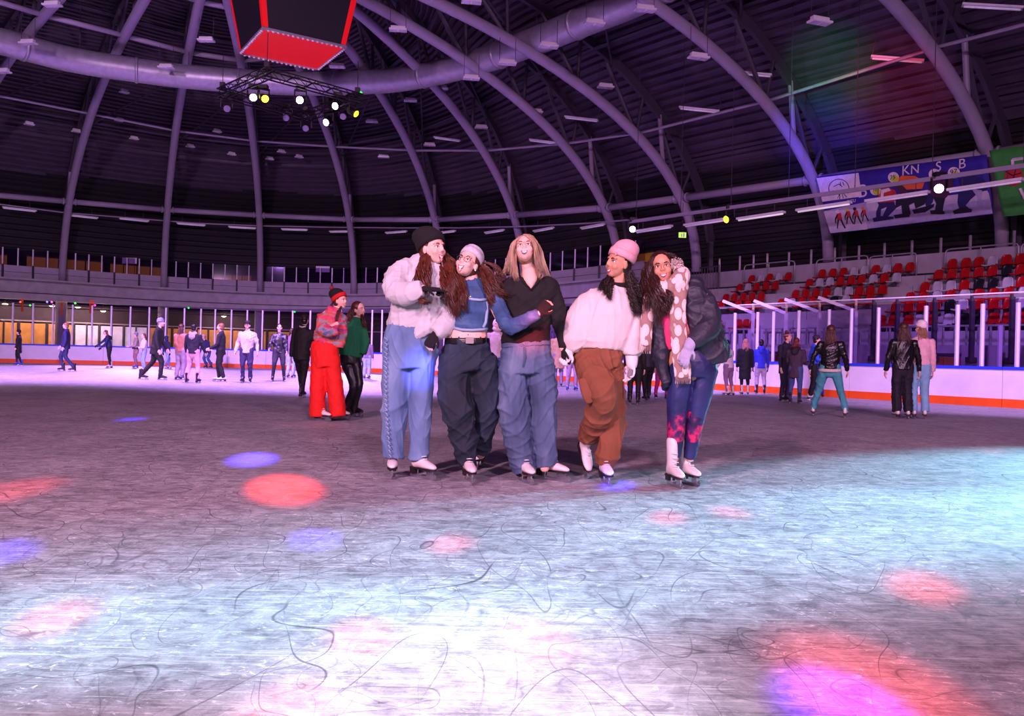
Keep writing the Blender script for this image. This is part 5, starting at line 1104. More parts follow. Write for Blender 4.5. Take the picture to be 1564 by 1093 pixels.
# --- fifth: dark jacket, leopard scarf, earmuffs
g5 = PX(1040, 741, 'smiling skater in a dark jacket with leopard-print scarf, fluffy earmuffs and tall white skates')
H5 = Head(g5.p(1011, 409, .0), (-.14, -.98, .02), (-.17, 0, 1), 1.0)
h5 = ((g5.p(1052, 528, -.20), (-.35, -.25, -.9), (.2, .9, -.2)), dict(k=1.02, curl=(.25, .28, .3, .35), thumb=.5, tside=1))
b5, bv5 = g5.body(H5, SKIN_T, [[(1016, 424, .02, 11.5), (1022, 438, .03, 12), (1026, 450, .02, 22)], [(1028, 468, 0, 32, 18), (1034, 500, 0, 30, 20), (1048, 545, 0, 32, 22), (1054, 562, 0, 32, 22)], [(1040, 570, 0, 16), (1034, 640, 0, 11), (1030, 700, 0, 7)], [(1074, 568, 0, 16), (1062, 640, .03, 11), (1053, 700, .06, 7)], [(1066, 456, .02, 11), (1082, 495, -.08, 9), (1054, 525, -.19, 6)], [(992, 456, .06, 10), (980, 500, .1, 8)]])
H5.face(b5, brow((40, 24, 22)), 'open', bv5, 0)
g5.garment('pink_top', mat('top_pink', (236, 64, 122), .8, 0, .08, 8), [[(1022, 440, -.02, 16, 15), (1024, 460, -.03, 22, 22), (1028, 495, -.03, 22, 24), (1034, 532, -.03, 20, 24)]], .008, 3, .003, 31)
LEG = ramp_mat('leggings', [(.2, (20, 20, 52)), (.5, (38, 42, 96)), (.8, (52, 58, 122))], 5, detail=4, rough=.45)
LEGP = ramp_mat('leggings_print', [(.35, (30, 18, 58)), (.5, (70, 24, 92)), (.62, (212, 34, 98)), (.8, (238, 84, 130))], 16, detail=5, rough=.5)
g5.garment('leggings', LEG, [[(1046, 532, 0, 29, 22), (1050, 545, 0, 33, 24), (1056, 562, 0, 37, 26), (1056, 575, 0, 34, 24)], [(1040, 566, -.01, 20, 20), (1036, 600, -.02, 18, 18), (1033, 640, 0, 14.5, 15), (1031, 680, 0, 11.5, 12), (1030, 698, 0, 9.5, 10)], [(1076, 564, .01, 21, 21), (1070, 600, .01, 18, 18), (1062, 640, .03, 14, 15), (1056, 680, .05, 11, 11), (1053, 700, .06, 9, 10)]], .007, 4, .002, 32, caps=(True, False))
g5.garment('leggings_print', LEGP, [[(1035, 628, -.006, 15.2, 15.6), (1033, 645, -.002, 14.4, 14.9), (1031, 672, -.002, 12.2, 12.7)]], .007, 2, 0, caps=(True, True))
g5.garment('leggings_print', LEGP, [[(1064, 628, .024, 15.0, 15.5), (1061, 645, .03, 13.9, 14.6), (1057, 672, .046, 11.8, 12)]], .007, 2, 0, caps=(True, True))
JACK = mat('jacket_navy', (40, 38, 56), .55, 0, .12, 9, .3, 30)
g5.garment('jacket', JACK, [[(1052, 440, .04, 22, 18), (1058, 452, .0, 24, 23), (1062, 485, .0, 24, 27), (1070, 520, .02, 28, 30), (1082, 540, .04, 33, 30), (1086, 552, .05, 31, 28)], [(1066, 450, .02, 17), (1080, 470, -.04, 18), (1084, 496, -.10, 18), (1072, 512, -.16, 15.5), (1056, 524, -.20, 11.5)],
    [(1000, 448, .05, 15, 16), (1002, 480, .0, 15, 17), (1008, 520, -.02, 13, 17), (1012, 560, -.04, 9.5, 12), (1018, 592, -.05, 5, 8)], [(1080, 500, .06, 22, 16), (1094, 528, .09, 20, 12), (1106, 543, .11, 10, 8), (1110, 547, .12, 5, 5)], [(1026, 448, .11, 36, 12), (1034, 490, .11, 38, 12), (1046, 530, .11, 42, 13)], [(994, 452, .08, 14), (983, 490, .12, 14), (978, 530, .10, 12)]], .008, 3, .011, 33, 1.2)
mbq = MB()
for i, (y, dx) in enumerate([(462, 0), (472, 1), (483, 2), (494, 1), (505, -2)]):
    pass
g5.garment('jacket_hood', JACK, [[(1000, 432, .12, 14, 12), (1026, 438, .13, 24, 15), (1056, 436, .10, 16, 13)]], .008, 3, .004, 34, caps=(True, True))
MB().box(g5.p(1079, 449, -.075), (.016, .004, .007)).build('sleeve_badge', M_STEEL, g5.o)
LEO = ramp_mat('leopard_scarf', [(0, (238, 214, 208)), (.5, (232, 206, 200)), (.56, (150, 116, 108)), (.7, (160, 126, 118))], 19, 'voronoi', stretch=(1, 1, .62), rough=.95)
sc = g5.garment('scarf', LEO, [[(1040, 436, -.06, 13, 10), (1036, 455, -.13, 12, 6), (1035, 490, -.155, 12.5, 5.5), (1038, 525, -.165, 13, 5), (1042, 562, -.165, 13.5, 4.5), (1043, 574, -.165, 13, 4)], [(1003, 438, -.02, 12, 12), (1016, 442, -.09, 13, 11), (1034, 432, -.09, 14, 12), (1042, 420, -.03, 13, 12), (1036, 415, .05, 12, 12)], [(992, 452, .0, 10, 7), (988, 490, -.08, 10, 5), (986, 525, -.09, 9.5, 4.5)]], .006, 3, .004, 35, 1.3, caps=(True, True))
for x in np.linspace(1032, 1054, 12): MB().tube([g5.p(float(x), 573, -.165), g5.p(float(x)+.6, 580, -.167), g5.p(float(x)+random.uniform(-1, 1), 586, -.165)], [.004, .0034, .002], 5).build('fringe', LEO, sc, True)
for x in np.linspace(978, 994, 8): MB().tube([g5.p(float(x), 525, -.09), g5.p(float(x)-.4, 533, -.09), g5.p(float(x)+random.uniform(-1, 1), 540, -.09)], [.004, .0034, .002], 5).build('fringe', LEO, sc, True)
MUFF = ramp_mat('muff_leopard', [(.3, (70, 50, 46)), (.5, (196, 176, 170)), (.7, (232, 216, 210))], 60, detail=2)
def muff(c, r, seed):
    mb = MB(); rnd = random.Random(seed); mb.ball(c, r*.82, 16, 12)
    for i in range(420):
        d = Vector((rnd.gauss(0, 1), rnd.gauss(0, 1), rnd.gauss(0, 1))).normalized(); b = c+d*r*.75; mb.tube([b, c+d*r*rnd.uniform(.98, 1.14)+Vector((rnd.uniform(-.004, .004), 0, rnd.uniform(-.004, .004)))], [.0045, .0015], 4)
    return mb
em = muff(H5.p(.098, -.005, .005), .055, 3).build('earmuff', MUFF, g5.o, True); muff(H5.p(-.088, -.02, -.005), .045, 4).build('earmuff', MUFF, g5.o, True)
g5.hair(DKBROWN, lambda mb: H5.hair_cap(mb, 1.02), [[(1004, 388, .0), (992, 402, .0), (986, 425, -.01), (990, 452, -.08), (986, 478, -.1)], [(1008, 386, .0), (994, 400, -.02), (991, 428, -.05), (998, 458, -.12), (1004, 490, -.14)], [(1010, 386, .03), (990, 404, .04), (983, 430, .03), (984, 455, .0), (990, 470, -.05)], [(1000, 395, .0), (994, 420, -.05), (1002, 445, -.13), (1008, 470, -.15), (1002, 500, -.15)], [(1002, 410, .0), (1003, 432, -.10), (1010, 455, -.15), (1014, 478, -.16)],
    [(1016, 386, .02), (1034, 396, .04), (1042, 425, .06), (1062, 440, .05), (1084, 452, -.02)], [(1018, 387, .04), (1036, 400, .06), (1050, 425, .07), (1072, 440, .04), (1086, 462, -.02)], [(1020, 388, .06), (1040, 410, .09), (1055, 432, .09), (1078, 448, .05)], [(1008, 450, -.16), (1020, 456, -.17), (1018, 476, -.17)], [(1012, 386, -.02), (1026, 390, -.02), (1034, 400, .0)], [(1016, 440, -.12), (1024, 452, -.17), (1016, 470, -.17), (1012, 485, -.16)]], seed=16, per=10, r=.0095, spread=.022, wave=.016, freq=2.6)
g5.glove('glove', mat('glove_lilac', (176, 168, 200), .9, 0, .06, 30, .3, 200), h5, extra=[[(1056, 522, -.195, 9), (1052, 530, -.205, 8.5)]])
skate(g5.o, ground(1030, 743), math.pi+.18, M_BOOTW, 'white', tall=1.55); skate(g5.o, ground(1052, 740), math.pi+.3, M_BOOTW, 'white', tall=1.55)
# dots of coloured light that fall on the friends
spot_at(643, 562, g1.Y-.1, (.10, .12, 1), 1.1, 1.9); spot_at(812, 512, g3.Y-.1, (1, .06, .03), 1.2, 1.3, (3, -7.5, 6.8)); spot_at(806, 492, g2.Y-.25, (1, .12, .4), 1.0, .5, (2, -8, 6.8))

# ------------------------------------------------------------------ the other skaters on the ice
def cmat(rgb, rough=.75, name=None): return mat('cloth_%d_%d_%d' % tuple(rgb), rgb, rough, 0, .14, 9, .25, 60)
SKC = {'blue': cmat((30, 70, 190), .4), 'black': mat('boot_black', (24, 20, 26), .4), 'white': M_BOOTW, 'grey': cmat((150, 140, 160), .45), 'red': cmat((190, 24, 36), .5)}
def skater(x, y, ytop, yaw, label, top, legs, boots='black', hair=None, hat=None, skin=SKIN, step=(0, 0), lat=.10, bend=.0, lean=(0, 0), arms=((.1, .12, .15), (.1, .12, .15)), hem=.88, wide=1., tw=1., headyaw=0., hairlen=.0, gloves=None, extra=None, crouch=0., voxel=.016, seed=1, headpitch=0., amp=.007, hood=None):
    """yaw: 0 faces the camera, 90 faces image right, 180 shows the back; arms: (swing forward, out, elbow bend) for the image-frame left and right of the body"""
    g = ground(x, y); H = (y-ytop)*g.y/F; k = H/1.80; yr = math.radians(yaw)
    f = Vector((math.sin(yr), -math.cos(yr), 0)); sd = Vector((math.cos(yr), math.sin(yr), 0)); up = Vector((0, 0, 1))
    o = empty('person', g, label, 'person', 'skaters on the far ice')
    L = lambda a, b, c: g+(sd*a+f*b+up*c)*k+Vector((lean[0]*max(c-.5, 0), 0, 0))*k+f*lean[1]*max(c-.85, 0)*k
    feet = []; tm = MB(); bm = MB()
    hipz = .95-crouch
    for i, s_ in enumerate((-1, 1)):
        fw = step[i]; foot = L(s_*lat, fw, 0); an = L(s_*lat, fw-.05, .16); hip = L(s_*.09, 0, hipz); kn = L(s_*(.09+lat)/2, fw*.5+.04+bend*.25, .53-crouch*.5)
        a_ = Vector((0, 0, 0)); limb(tm, [(hip+up*.02*k, .105*k*tw, .115*k*tw), (hip.lerp(kn, .55), .092*k*tw, .098*k*tw), (kn, .072*k*(tw*.5+wide*.5), .078*k*(tw*.5+wide*.5)), (kn.lerp(an, .55), .064*k*wide, .068*k*wide), (an-up*.03*k, .058*k*wide, .06*k*wide)], f, 12, 3, (True, False))
        limb(bm, [(hip, .07*k, .07*k), (kn, .05*k, .05*k), (an, .035*k, .035*k)], f, 8, 2); feet.append((foot, fw))
    limb(tm, [(L(0, 0, hipz+.10), .15*k, .105*k), (L(0, 0, hipz), .175*k*min(tw, 1.1), .125*k), (L(0, 0, hipz-.10), .15*k, .11*k)], f, 14, 3, (False, True))
    remesh(tm, 'trousers', legs, o, voxel, 2, amp*k, seed)
    cm = MB(); sw = Vector((0, 0, 0))
    top_z = 1.47
    limb(cm, [(L(0, -.02, 1.50-crouch*.8), .075*k, .07*k), (L(0, -.01, 1.43-crouch*.85), .17*k, .10*k), (L(0, 0, 1.28-crouch*.9), .195*k, .135*k), (L(0, 0, 1.08-crouch), .18*k, .13*k), (L(0, 0, hem-crouch), (.195 if hem < .8 else .18)*k, .14*k)], f, 16, 3, (True, False))
    hands = []
    for i, s_ in enumerate((-1, 1)):
        swg, out, el = arms[i]; sh = L(s_*.185, 0, 1.40-crouch*.85)
        d1 = (f*math.sin(swg)+sd*s_*math.sin(out)-up*math.cos(swg)*math.cos(out)).normalized(); eb = sh+d1*.29*k
        d2 = (f*math.sin(swg+el)+sd*s_*math.sin(out)*.5-up*math.cos(swg+el)).normalized(); wr = eb+d2*.25*k
        limb(cm, [(sh, .072*k, .075*k), (sh.lerp(eb, .6), .062*k, .064*k), (eb, .055*k, .057*k), (wr, .045*k, .046*k)], f, 10, 3, (True, False)); hands.append((wr, d2, -sd*s_))
        limb(bm, [(sh, .04*k, .04*k), (eb, .035*k, .035*k), (wr, .026*k, .026*k)], f, 8, 2)
    if hood is not None: pass
    remesh(cm, 'jacket', top, o, voxel, 2, amp*k, seed+3)
    hy = math.radians(yaw+headyaw); hf = Vector((math.sin(hy), -math.cos(hy), headpitch)); hd = Head(L(0, .03, 1.655-crouch*.8), hf, up+f*.05, k*.98)
    hd.skull(bm, 12); limb(bm, [(hd.p(0, -.015, -.06), .05*k, .05*k), (L(0, -.01, 1.45-crouch*.8), .055*k, .055*k), (L(0, 0, 1.3-crouch*.85), .12*k, .08*k), (L(0, 0, 1.0-crouch), .12*k, .08*k)], f, 10, 2)
    if gloves is None:
        for (w_, d, nn), s_ in zip(hands, (-1, 1)): hand(bm, w_, d, nn, k, tside=s_)
    b = remesh(bm, 'body', skin, o, .010, 1)
    if gloves is not None:
        for (w_, d, nn), s_ in zip(hands, (-1, 1)): mb = MB(); hand(mb, w_, d, nn, k*1.08, tside=s_); remesh(mb, 'glove', gloves, o, .009, 1)
    if hf.y < .3:
        for sx in (-.031, .031): MB().ball(hd.p(sx, .079, .006), (.011, .006, .006), 8, 6, hd.M()).build('eye', M_IRIS, b, True); MB().ball(hd.p(sx, .084, .027), (.016, .006, .004), 8, 6, hd.M()).build('eyebrow', mat('lash', (24, 14, 12)), b, True)
        MB().ball(hd.p(0, .084, -.064), (.020, .007, .006), 8, 6, hd.M()).build('mouth', M_LIP, b, True)
    rnd = random.Random(seed)
    if hair is not None:
        mb = MB(); hd.hair_cap(mb, 1.0)
        if hairlen:
            gd = []
            for a in np.linspace(-1.25, 1.25, 11):
                p0 = hd.p(.07*math.sin(a), -.02-.06*math.cos(a), .06); p1 = hd.p(.088*math.sin(a), -.03-.075*math.cos(a), -.06); p2 = p1+(up*-.5*hairlen+f*-.02+sd*.02*math.sin(a))*k; p3 = p1+(up*-hairlen+f*-.03+sd*.03*math.sin(a)*2)*k; gd.append([p0, p1, p2, p3])
            hair_locks(mb, gd, rnd, 3, .018*k, .018*k, .010*k, 1.5, 8)
        mb.build('hair', hair, o, True)
    if hat is not None:
        hm, kind = hat; 
        if kind == 'beanie': hd.beanie(o, hm, .035, .145, .22, True, .09)
        elif kind == 'cap':
            c = hd.beanie(o, hm, .05, .125, .12, False, .088, name='cap'); MB().ball(hd.p(0, .105, .055), (.062, .05, .007), 14, 6, hd.M()).build('peak', hm, c, True)
        elif kind == 'hood':
            mb = MB(); mb.ball(hd.p(0, -.04, .02), (.115, .11, .135), 16, 12, hd.M()); mb.ball(hd.p(0, -.03, -.1), (.12, .1, .07), 14, 10, hd.M()); remesh(mb, 'hood', hm, o, .014, 2)
        elif kind == 'hoodback':
            mb = MB(); limb(mb, [(L(-.09, -.06, 1.50-crouch*.8), .04*k, .05*k), (L(0, -.13, 1.45-crouch*.8), .07*k, .07*k), (L(.09, -.06, 1.50-crouch*.8), .04*k, .05*k)], up, 10, 3); mb.ball(L(0, -.13, 1.40-crouch*.8), (.10*k, .06*k, .10*k), 12, 8); remesh(mb, 'hood', hm, o, .012, 2)
        elif kind == 'band':
            MB().tube([hd.p(.079*math.cos(a), -.012+.098*math.sin(a), .055+.01*math.sin(a)) for a in np.linspace(0, 6.2832, 25)], .016*k, 8).build('headband', hm, o, True); MB().ball(hd.p(0, -.05, .14), .042*k, 12, 8).build('hair_bun', hair, o, True)
    for i, (ft, fw) in enumerate(feet):
        skate(o, Vector((ft.x, ft.y, 0)), math.pi+yr+(-.12 if i == 0 else .12), SKC[boots], boots, k=k, tall=(.2 if wide >= .9 and boots != 'black' else 1.))
    if extra: extra(o, L, hd, k, f, sd)
    return o
def stripe(m, pts, r):
    def fn(o, L, hd, k, f, sd): MB().tube([L(*p) for p in pts], r*k, 6).build('stripe', m, o, True)
    return fn
NAVY = cmat((30, 34, 86)); BLK = cmat((16, 14, 18)); DNM = cmat((62, 84, 140)); LDNM = cmat((140, 160, 214)); GREYP = cmat((150, 128, 150)); PINKP = cmat((206, 160, 180)); CHAR = cmat((44, 40, 56))
HB = mat('hair_far_brown', (70, 36, 28), .45, 0, .4, 20); HBL = mat('hair_far_blond', (136, 92, 62), .45, 0, .3, 20); HPK = mat('hair_far_pink', (206, 140, 150), .45, 0, .3, 20); HK = mat('hair_far_black', (22, 16, 18), .4, 0, .3, 20); HRD = mat('hair_far_red', (110, 46, 44), .45, 0, .3, 20)
LEATHER = mat('leather_black', (20, 20, 24), .28, 0, .2, 10, .4, 25)
FLEECE = mat('fleece_cream', (206, 200, 190), .95, 0, .06, 30, .5, 120)
A_DOWN = ((.1, .12, .2), (.1, .12, .2)); A_POCK = ((-.15, .30, .55), (-.15, .30, .55)); A_FRONT = ((.25, .1, 1.2), (.25, .1, 1.2))
skater(28, 558, 503, -70, 'small skater at the far left in a long black coat and blue skates', BLK, BLK, 'blue', HK, (BLK, 'beanie'), step=(.12, -.10), hem=.62, arms=A_DOWN, wide=.8)
skater(100, 567, 491, -75, 'man in a navy jacket striding left along the far boards', NAVY, cmat((36, 36, 80)), 'black', HBL, None, step=(.15, -.25), bend=.3, arms=((.3, .1, .3), (-.1, .1, .4)), hem=.82, gloves=cmat((170, 160, 180)), wide=.85)
skater(168, 562, 503, -60, 'skater in a blue and black jacket reaching one arm out to the left', NAVY, BLK, 'white', HRD, (BLK, 'hoodback'), step=(.0, .05), lean=(-.10, .12), arms=((.7, .5, .2), (.3, .2, .5)), hem=.92, wide=.8, gloves=BLK, hairlen=.15)
skater(207, 562, 507, -60, 'skater in a beige coat and grey beanie with blue skates by the far boards', cmat((168, 146, 140)), cmat((140, 100, 104)), 'blue', HBL, (cmat((140, 140, 170)), 'beanie'), hem=.74, arms=A_FRONT)
skater(219, 567, 508, -50, 'skater with auburn hair, white jacket and pale jeans beside the beige coat', cmat((222, 206, 214)), LDNM, 'white', HRD, None, arms=A_FRONT, hairlen=.22, gloves=BLK)
skater(256, 563, 512, 140, 'skater in navy and pale jeans pushing off behind the tall man in black', NAVY, LDNM, 'white', HK, (NAVY, 'hood'), step=(-.25, .15), lean=(-.08, 0), gloves=BLK, arms=((.0, .2, .1), (-.1, .3, .1)))
skater(235, 580, 485, 95, 'tall skater all in black with a grey beanie, striding right', BLK, BLK, 'black', None, (cmat((120, 130, 170)), 'beanie'), step=(.26, -.34), bend=.25, arms=((.1, .15, .2), (.2, .15, .3)), hem=.74, wide=.95, seed=4, lean=(.05, .1))
skater(275, 580, 493, 165, 'skater with long brown hair, tan top and mauve trousers seen from behind', cmat((170, 110, 92)), GREYP, 'grey', HB, None, hairlen=.34, arms=A_FRONT, wide=1.15, seed=5)
skater(294, 585, 493, 178, 'skater seen from behind in a dark jacket with grey hood and pale pink trousers', cmat((28, 24, 46)), PINKP, 'black', HK, (cmat((176, 164, 190)), 'hoodback'), hem=.88, lat=.17, arms=((.2, .25, .4), (.2, .25, .4)), seed=6)
skater(318, 562, 508, -20, 'skater in navy and blue jeans bending forward behind the group', NAVY, DNM, 'black', HBL, (cmat((214, 190, 190)), 'cap'), crouch=.10, bend=.6, lean=(-.12, .25), lat=.16)
skater(336, 583, 492, -85, 'fair-haired man in a black jacket with a white shoulder stripe', cmat((24, 20, 36)), BLK, 'white', HBL, None, step=(.10, -.08), hem=.82, arms=((.3, .08, .8), (.2, .08, .9)), seed=7, extra=stripe(cmat((220, 200, 226)), [(-.05, .10, 1.46), (-.19, .06, 1.40), (-.235, .02, 1.25), (-.245, .02, 1.12)], .022))
skater(376, 585, 489, 5, 'man in a pale lilac puffer jacket with hands in pockets, dark cap', cmat((196, 184, 214), .5), cmat((46, 38, 80)), 'black', HK, (cmat((24, 20, 30)), 'cap'), arms=A_POCK, hem=.86, lat=.11, seed=8, wide=.95, amp=.012)
skater(425, 583, 493, 15, 'shouting young man in a shiny patterned black jacket and dark jeans', ramp_mat('pattern_jacket', [(.4, (20, 18, 26)), (.55, (36, 34, 48)), (.62, (118, 112, 140))], 14, detail=4, rough=.4), CHAR, 'black', HK, None, arms=((.3, .25, .7), (.15, .1, .6)), lat=.17, bend=.2, hem=.88, wide=.85, seed=9)
skater(444, 577, 500, 170, 'skater in lilac jeans half hidden behind the man in black', cmat((120, 90, 120)), LDNM, 'grey', HB, None, seed=2)
skater(457, 607, 478, 172, 'man in a black suit and hat seen from behind, gliding away', BLK, BLK, 'black', HK, (BLK, 'cap'), step=(.02, .35), arms=((.1, .35, .2), (.0, .2, .1)), hem=.80, lean=(.06, 0), seed=10, lat=.06, extra=stripe(FLEECE, [(-.07, -.06, 1.52), (0, -.085, 1.50), (.07, -.06, 1.52)], .018))
skater(560, 578, 514, 172, 'skater in a grey top and pale jeans under a yellow beam near the far boards', cmat((110, 92, 120)), LDNM, 'grey', HBL, None, wide=1.25, seed=11)
skater(551, 574, 512, 165, 'dark-clothed skater behind the one in pale jeans', BLK, BLK, 'white', HBL, None, seed=12)
skater(757, 604, 486, 0, 'skater in a white hood glimpsed between the two friends in jeans', cmat((190, 170, 180)), DNM, 'black', HK, (cmat((214, 200, 206)), 'hood'), hairlen=.3, seed=13)
skater(852, 590, 500, 185, 'skater in a long tan coat behind the friend in the black top', cmat((168, 138, 104)), cmat((120, 110, 140)), 'grey', HB, None, hem=.55, seed=14)
skater(873, 597, 505, 10, 'skater in mauve trousers and blue skates behind the clasped hands', cmat((150, 120, 150)), cmat((160, 136, 170)), 'blue', HB, None, lat=.13, seed=15)
skater(968, 618, 505, 170, 'skater in black behind the white sweatshirt sleeve', BLK, BLK, 'black', HK, None, seed=16); skater(988, 612, 507, 190, 'skater in black trousers between the two right-hand friends', CHAR, BLK, 'black', HK, None, step=(.2, -.1), seed=17)
skater(1010, 610, 512, 5, 'skater in magenta leggings behind the dark open coat', cmat((150, 130, 160)), cmat((190, 40, 120)), 'black', HB, None, hem=.7, wide=.9, lat=.16, seed=18)
skater(1113, 604, 518, -150, 'skater in a white jacket and mauve leggings with white skates by the side boards', cmat((226, 208, 222)), cmat((146, 110, 150)), 'white', HK, None, arms=((.3, .15, .4), (.2, .15, .4)), wide=.85, lean=(-.05, .06), headyaw=60, seed=19, lat=.12)
skater(1137, 603, 516, 175, 'skater with long pink-blond hair and a long black coat, seen from behind', cmat((22, 18, 40)), BLK, 'white', HPK, None, hem=.5, hairlen=.42, wide=.75, seed=20)
skater(1161, 602, 517, 172, 'skater in a bright blue jacket and pale jeans, seen from behind', cmat((40, 54, 220)), cmat((186, 170, 206)), 'black', HK, (cmat((40, 54, 220)), 'hoodback'), hem=.84, seed=21, gloves=BLK, lat=.13)
skater(1198, 614, 506, 20, 'woman with a hair bun and headband in a dark navy jacket', cmat((36, 28, 56)), cmat((36, 34, 70)), 'black', HRD, (cmat((190, 150, 180)), 'band'), headyaw=25, step=(.05, .0), hem=.72, seed=22, lat=.1, lean=(.03, 0))
skater(1240, 611, 511, 75, 'man in a bright blue jacket and dark cap leaning toward his companion', cmat((26, 84, 220)), BLK, 'white', HK, (cmat((50, 30, 60)), 'cap'), arms=A_FRONT, hem=.88, seed=23, lean=(.0, .08))
skater(1250, 607, 519, -60, 'child in a dark hat and coat facing the man in blue', cmat((26, 20, 36)), cmat((34, 50, 170)), 'black', HK, (cmat((34, 24, 40)), 'beanie'), arms=A_FRONT, seed=24)
skater(1214, 617, 514, 150, 'woman with a dark bob and plum parka standing with the blue-jacketed man', cmat((66, 48, 70)), DNM, 'black', HRD, (cmat((40, 28, 44)), 'hoodback'), hem=.70, step=(-.08, .08), lat=.14, hairlen=.10, seed=25, arms=A_FRONT, wide=.9)
def cuffs(o, L, hd, k, f, sd):
    P = [L(.185*math.cos(a), .135*math.sin(a), .90+.01*math.sin(a)) for a in np.linspace(0, 6.2832, 25)]; MB().tube(P, .034*k, 8).build('fleece_hem', FLEECE, o, True)
skater(1266, 636, 494, 158, 'long-haired skater in a black leather jacket and teal jeans, striding with feet apart', LEATHER, cmat((64, 146, 156)), 'white', HB, None, lat=.30, step=(-.05, .12), hem=.92, hairlen=.26, arms=((.15, .30, .25), (-.05, .45, .25)), voxel=.012, seed=26, extra=cuffs, wide=1.0, amp=.009)
skater(1377, 639, 490, 172, 'curly-haired skater in a black leather jacket and black wide trousers, seen from behind', LEATHER, cmat((22, 18, 34)), 'white', HB, None, hem=.90, hairlen=.26, arms=((.05, .30, .15), (.05, .22, .2)), voxel=.012, seed=27, wide=1.35, amp=.009)
skater(1403, 639, 489, 165, 'skater with long blond hair, white beanie and light blue jeans beside the leather jacket', cmat((226, 178, 190)), cmat((126, 176, 206)), 'white', HBL, (cmat((236, 220, 226)), 'beanie'), hairlen=.42, hem=.98, voxel=.012, seed=28, wide=1.2, headyaw=40)

# ------------------------------------------------------------------ the pair in the middle distance
p1 = PX(505, 643, 'skater in a rainbow knit sweater and bright red trousers wearing a bobble hat')
RAIN = ramp_mat('rainbow_knit', [(.28, (96, 104, 150)), (.40, (150, 150, 170)), (.48, (206, 96, 70)), (.56, (220, 70, 110)), (.66, (120, 60, 130)), (.76, (224, 130, 70))], 3.2, 'noise', (1.0, 1.0, 3.2), .95, 2, .4, 120, False, 1.0)
HP = Head(p1.p(520, 459, .0), (.70, -.35, .0), (-.18, 0, 1), .92)
bp1, bvp = p1.body(HP, SKIN, [[(517, 468, .02, 6.2), (513, 476, .02, 8)], [(506, 482, 0, 15, 10), (502, 505, 0, 14, 10), (497, 530, 0, 16, 10)], [(491, 545, 0, 8), (490, 590, 0, 6), (490, 632, 0, 4)], [(508, 545, 0, 8), (512, 590, 0, 6), (518, 632, 0, 4)], [(494, 484, 0, 5), (500, 500, -.12, 4), (515, 494, -.2, 3.5)], [(518, 484, .05, 5), (516, 520, .0, 4)]], [], .009)
HP.face(bp1, brow((50, 30, 26)), 'open', bvp, .4)
p1.garment('rainbow_sweater', RAIN, [[(508, 476, .0, 13, 10), (507, 488, .0, 20, 15), (503, 505, .0, 20, 15), (499, 518, 0, 20, 14), (497, 525, 0, 20, 14)], [(494, 486, -.02, 10), (492, 500, -.10, 9.5), (502, 506, -.2, 9), (518, 504, -.22, 7)], [(520, 486, .03, 9), (522, 505, .0, 9), (520, 522, -.02, 8), (519, 531, -.02, 6)]], .013, 3, .010, 41)
p1.garment('red_trousers', mat('trousers_red', (224, 22, 16), .8, 0, .08, 6), [[(497, 522, 0, 20, 14), (496, 540, 0, 22, 16), (498, 560, 0, 23, 16)], [(489, 545, 0, 13, 13), (486, 580, .0, 12.5, 13), (485, 612, .0, 12, 13), (485, 636, 0, 12.5, 12)], [(506, 545, 0, 13, 13), (510, 580, .0, 12.5, 13), (514, 612, .0, 12.5, 13), (516, 635, 0, 12.5, 12)]], .012, 3, .006, 42, caps=(False, False))
hb = HP.beanie(p1.o, mat('hat_black', (22, 16, 20), .9), .035, .19, .5, True, .10, band_m=mat('hat_red', (206, 24, 30), .9), pom=mat('pom_red', (140, 36, 40), .95, 0, .2, 40), slouch=.35)
p1.hair(HB, lambda mb: HP.hair_cap(mb, .95), [[(508, 462, .0), (502, 474, -.02), (496, 482, .0)], [(522, 466, -.02), (516, 478, -.12), (513, 492, -.17)]], seed=5, per=5, r=.016, spread=.02, wave=.01)
skate(p1.o, ground(492, 643), math.pi+1.0, M_BOOTW, 'white'); skate(p1.o, ground(520, 641), math.pi+1.1, M_BOOTW, 'white')
p2 = PX(540, 637, 'skater with long brown hair in a green hoodie and black leggings with red-laced skates')
HQ = Head(p2.p(548, 473, .0), (.84, -.46, .04), (-.05, 0, 1), .98)
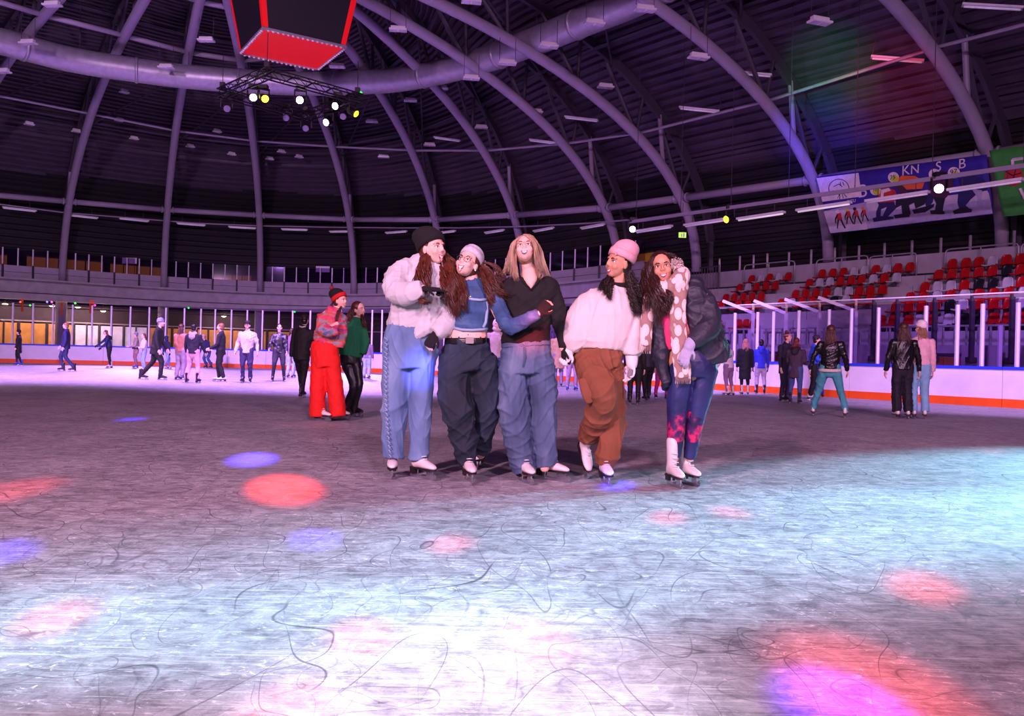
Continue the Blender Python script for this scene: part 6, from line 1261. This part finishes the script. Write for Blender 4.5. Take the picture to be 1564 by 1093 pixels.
bp2, bvq = p2.body(HQ, SKIN, [[(546, 482, .02, 6), (543, 492, .02, 8)], [(541, 497, 0, 15, 9), (537, 520, 0, 14, 10), (532, 545, 0, 14, 10)], [(530, 550, 0, 7), (541, 590, -.06, 4), (526, 622, 0, 2.4)], [(541, 550, 0, 7), (548, 590, -.06, 4), (541, 622, 0, 2.4)], [(527, 500, 0, 5), (525, 530, .0, 4)], [(553, 500, 0, 5), (552, 540, 0, 4)]], [], .009)
HQ.face(bp2, brow((60, 36, 28)), 'open', bvq, .4)
p2.garment('green_hoodie', mat('hoodie_green', (12, 108, 66), .85, 0, .1, 8, .15, 150), [[(543, 491, .0, 9, 9), (542, 500, 0, 18, 13), (540, 520, 0, 18.5, 14), (537, 538, 0, 19, 14), (536, 544, 0, 18, 13)], [(527, 503, 0, 8), (523, 522, .05, 8), (524, 540, .1, 7)], [(553, 504, -.05, 8), (556, 522, -.06, 8), (553, 540, -.05, 7)]], .012, 3, .010, 43)
p2.garment('hood', MATS['hoodie_green'], [[(531, 492, .08, 8, 7), (540, 494, .09, 10, 8), (550, 493, .02, 8, 7)]], .012, 2, .003, 44, caps=(True, True))
p2.garment('leggings', mat('legging_black', (20, 17, 22), .45, 0, .2, 10), [[(535, 541, 0, 16, 12), (534, 555, 0, 16, 12)], [(528, 552, 0, 9), (537, 575, -.05, 8), (540, 592, -.07, 6.5), (532, 612, -.02, 5.6), (526, 631, 0, 5.2)], [(542, 552, 0, 9), (547, 575, -.05, 7.5), (548, 592, -.07, 6.2), (543, 612, -.02, 5.4), (540, 631, 0, 5.0)]], .011, 3, .004, 45, caps=(False, False))
p2.hair(HB, lambda mb: HQ.hair_cap(mb, 1.0), [[(543, 463, .0), (535, 476, .02), (529, 490, .03), (525, 502, .02)], [(540, 466, .02), (533, 482, .04), (527, 498, .04)], [(544, 462, -.03), (538, 478, -.05), (531, 496, -.06)], [(552, 480, -.05), (556, 492, -.1), (557, 502, -.12)], [(545, 463, .03), (538, 480, .06), (533, 497, .07)]], seed=6, per=7, r=.014, spread=.03, wave=.008)
BR = mat('boot_red_black', (34, 22, 24), .4); lr = mat('lace_red', (214, 24, 30), .6)
skate(p2.o, ground(525, 638), math.pi+.9, BR, 'redlace', lace=lr, tall=1.01); skate(p2.o, ground(543, 637), math.pi+.9, BR, 'redlace', lace=lr, tall=1.01)
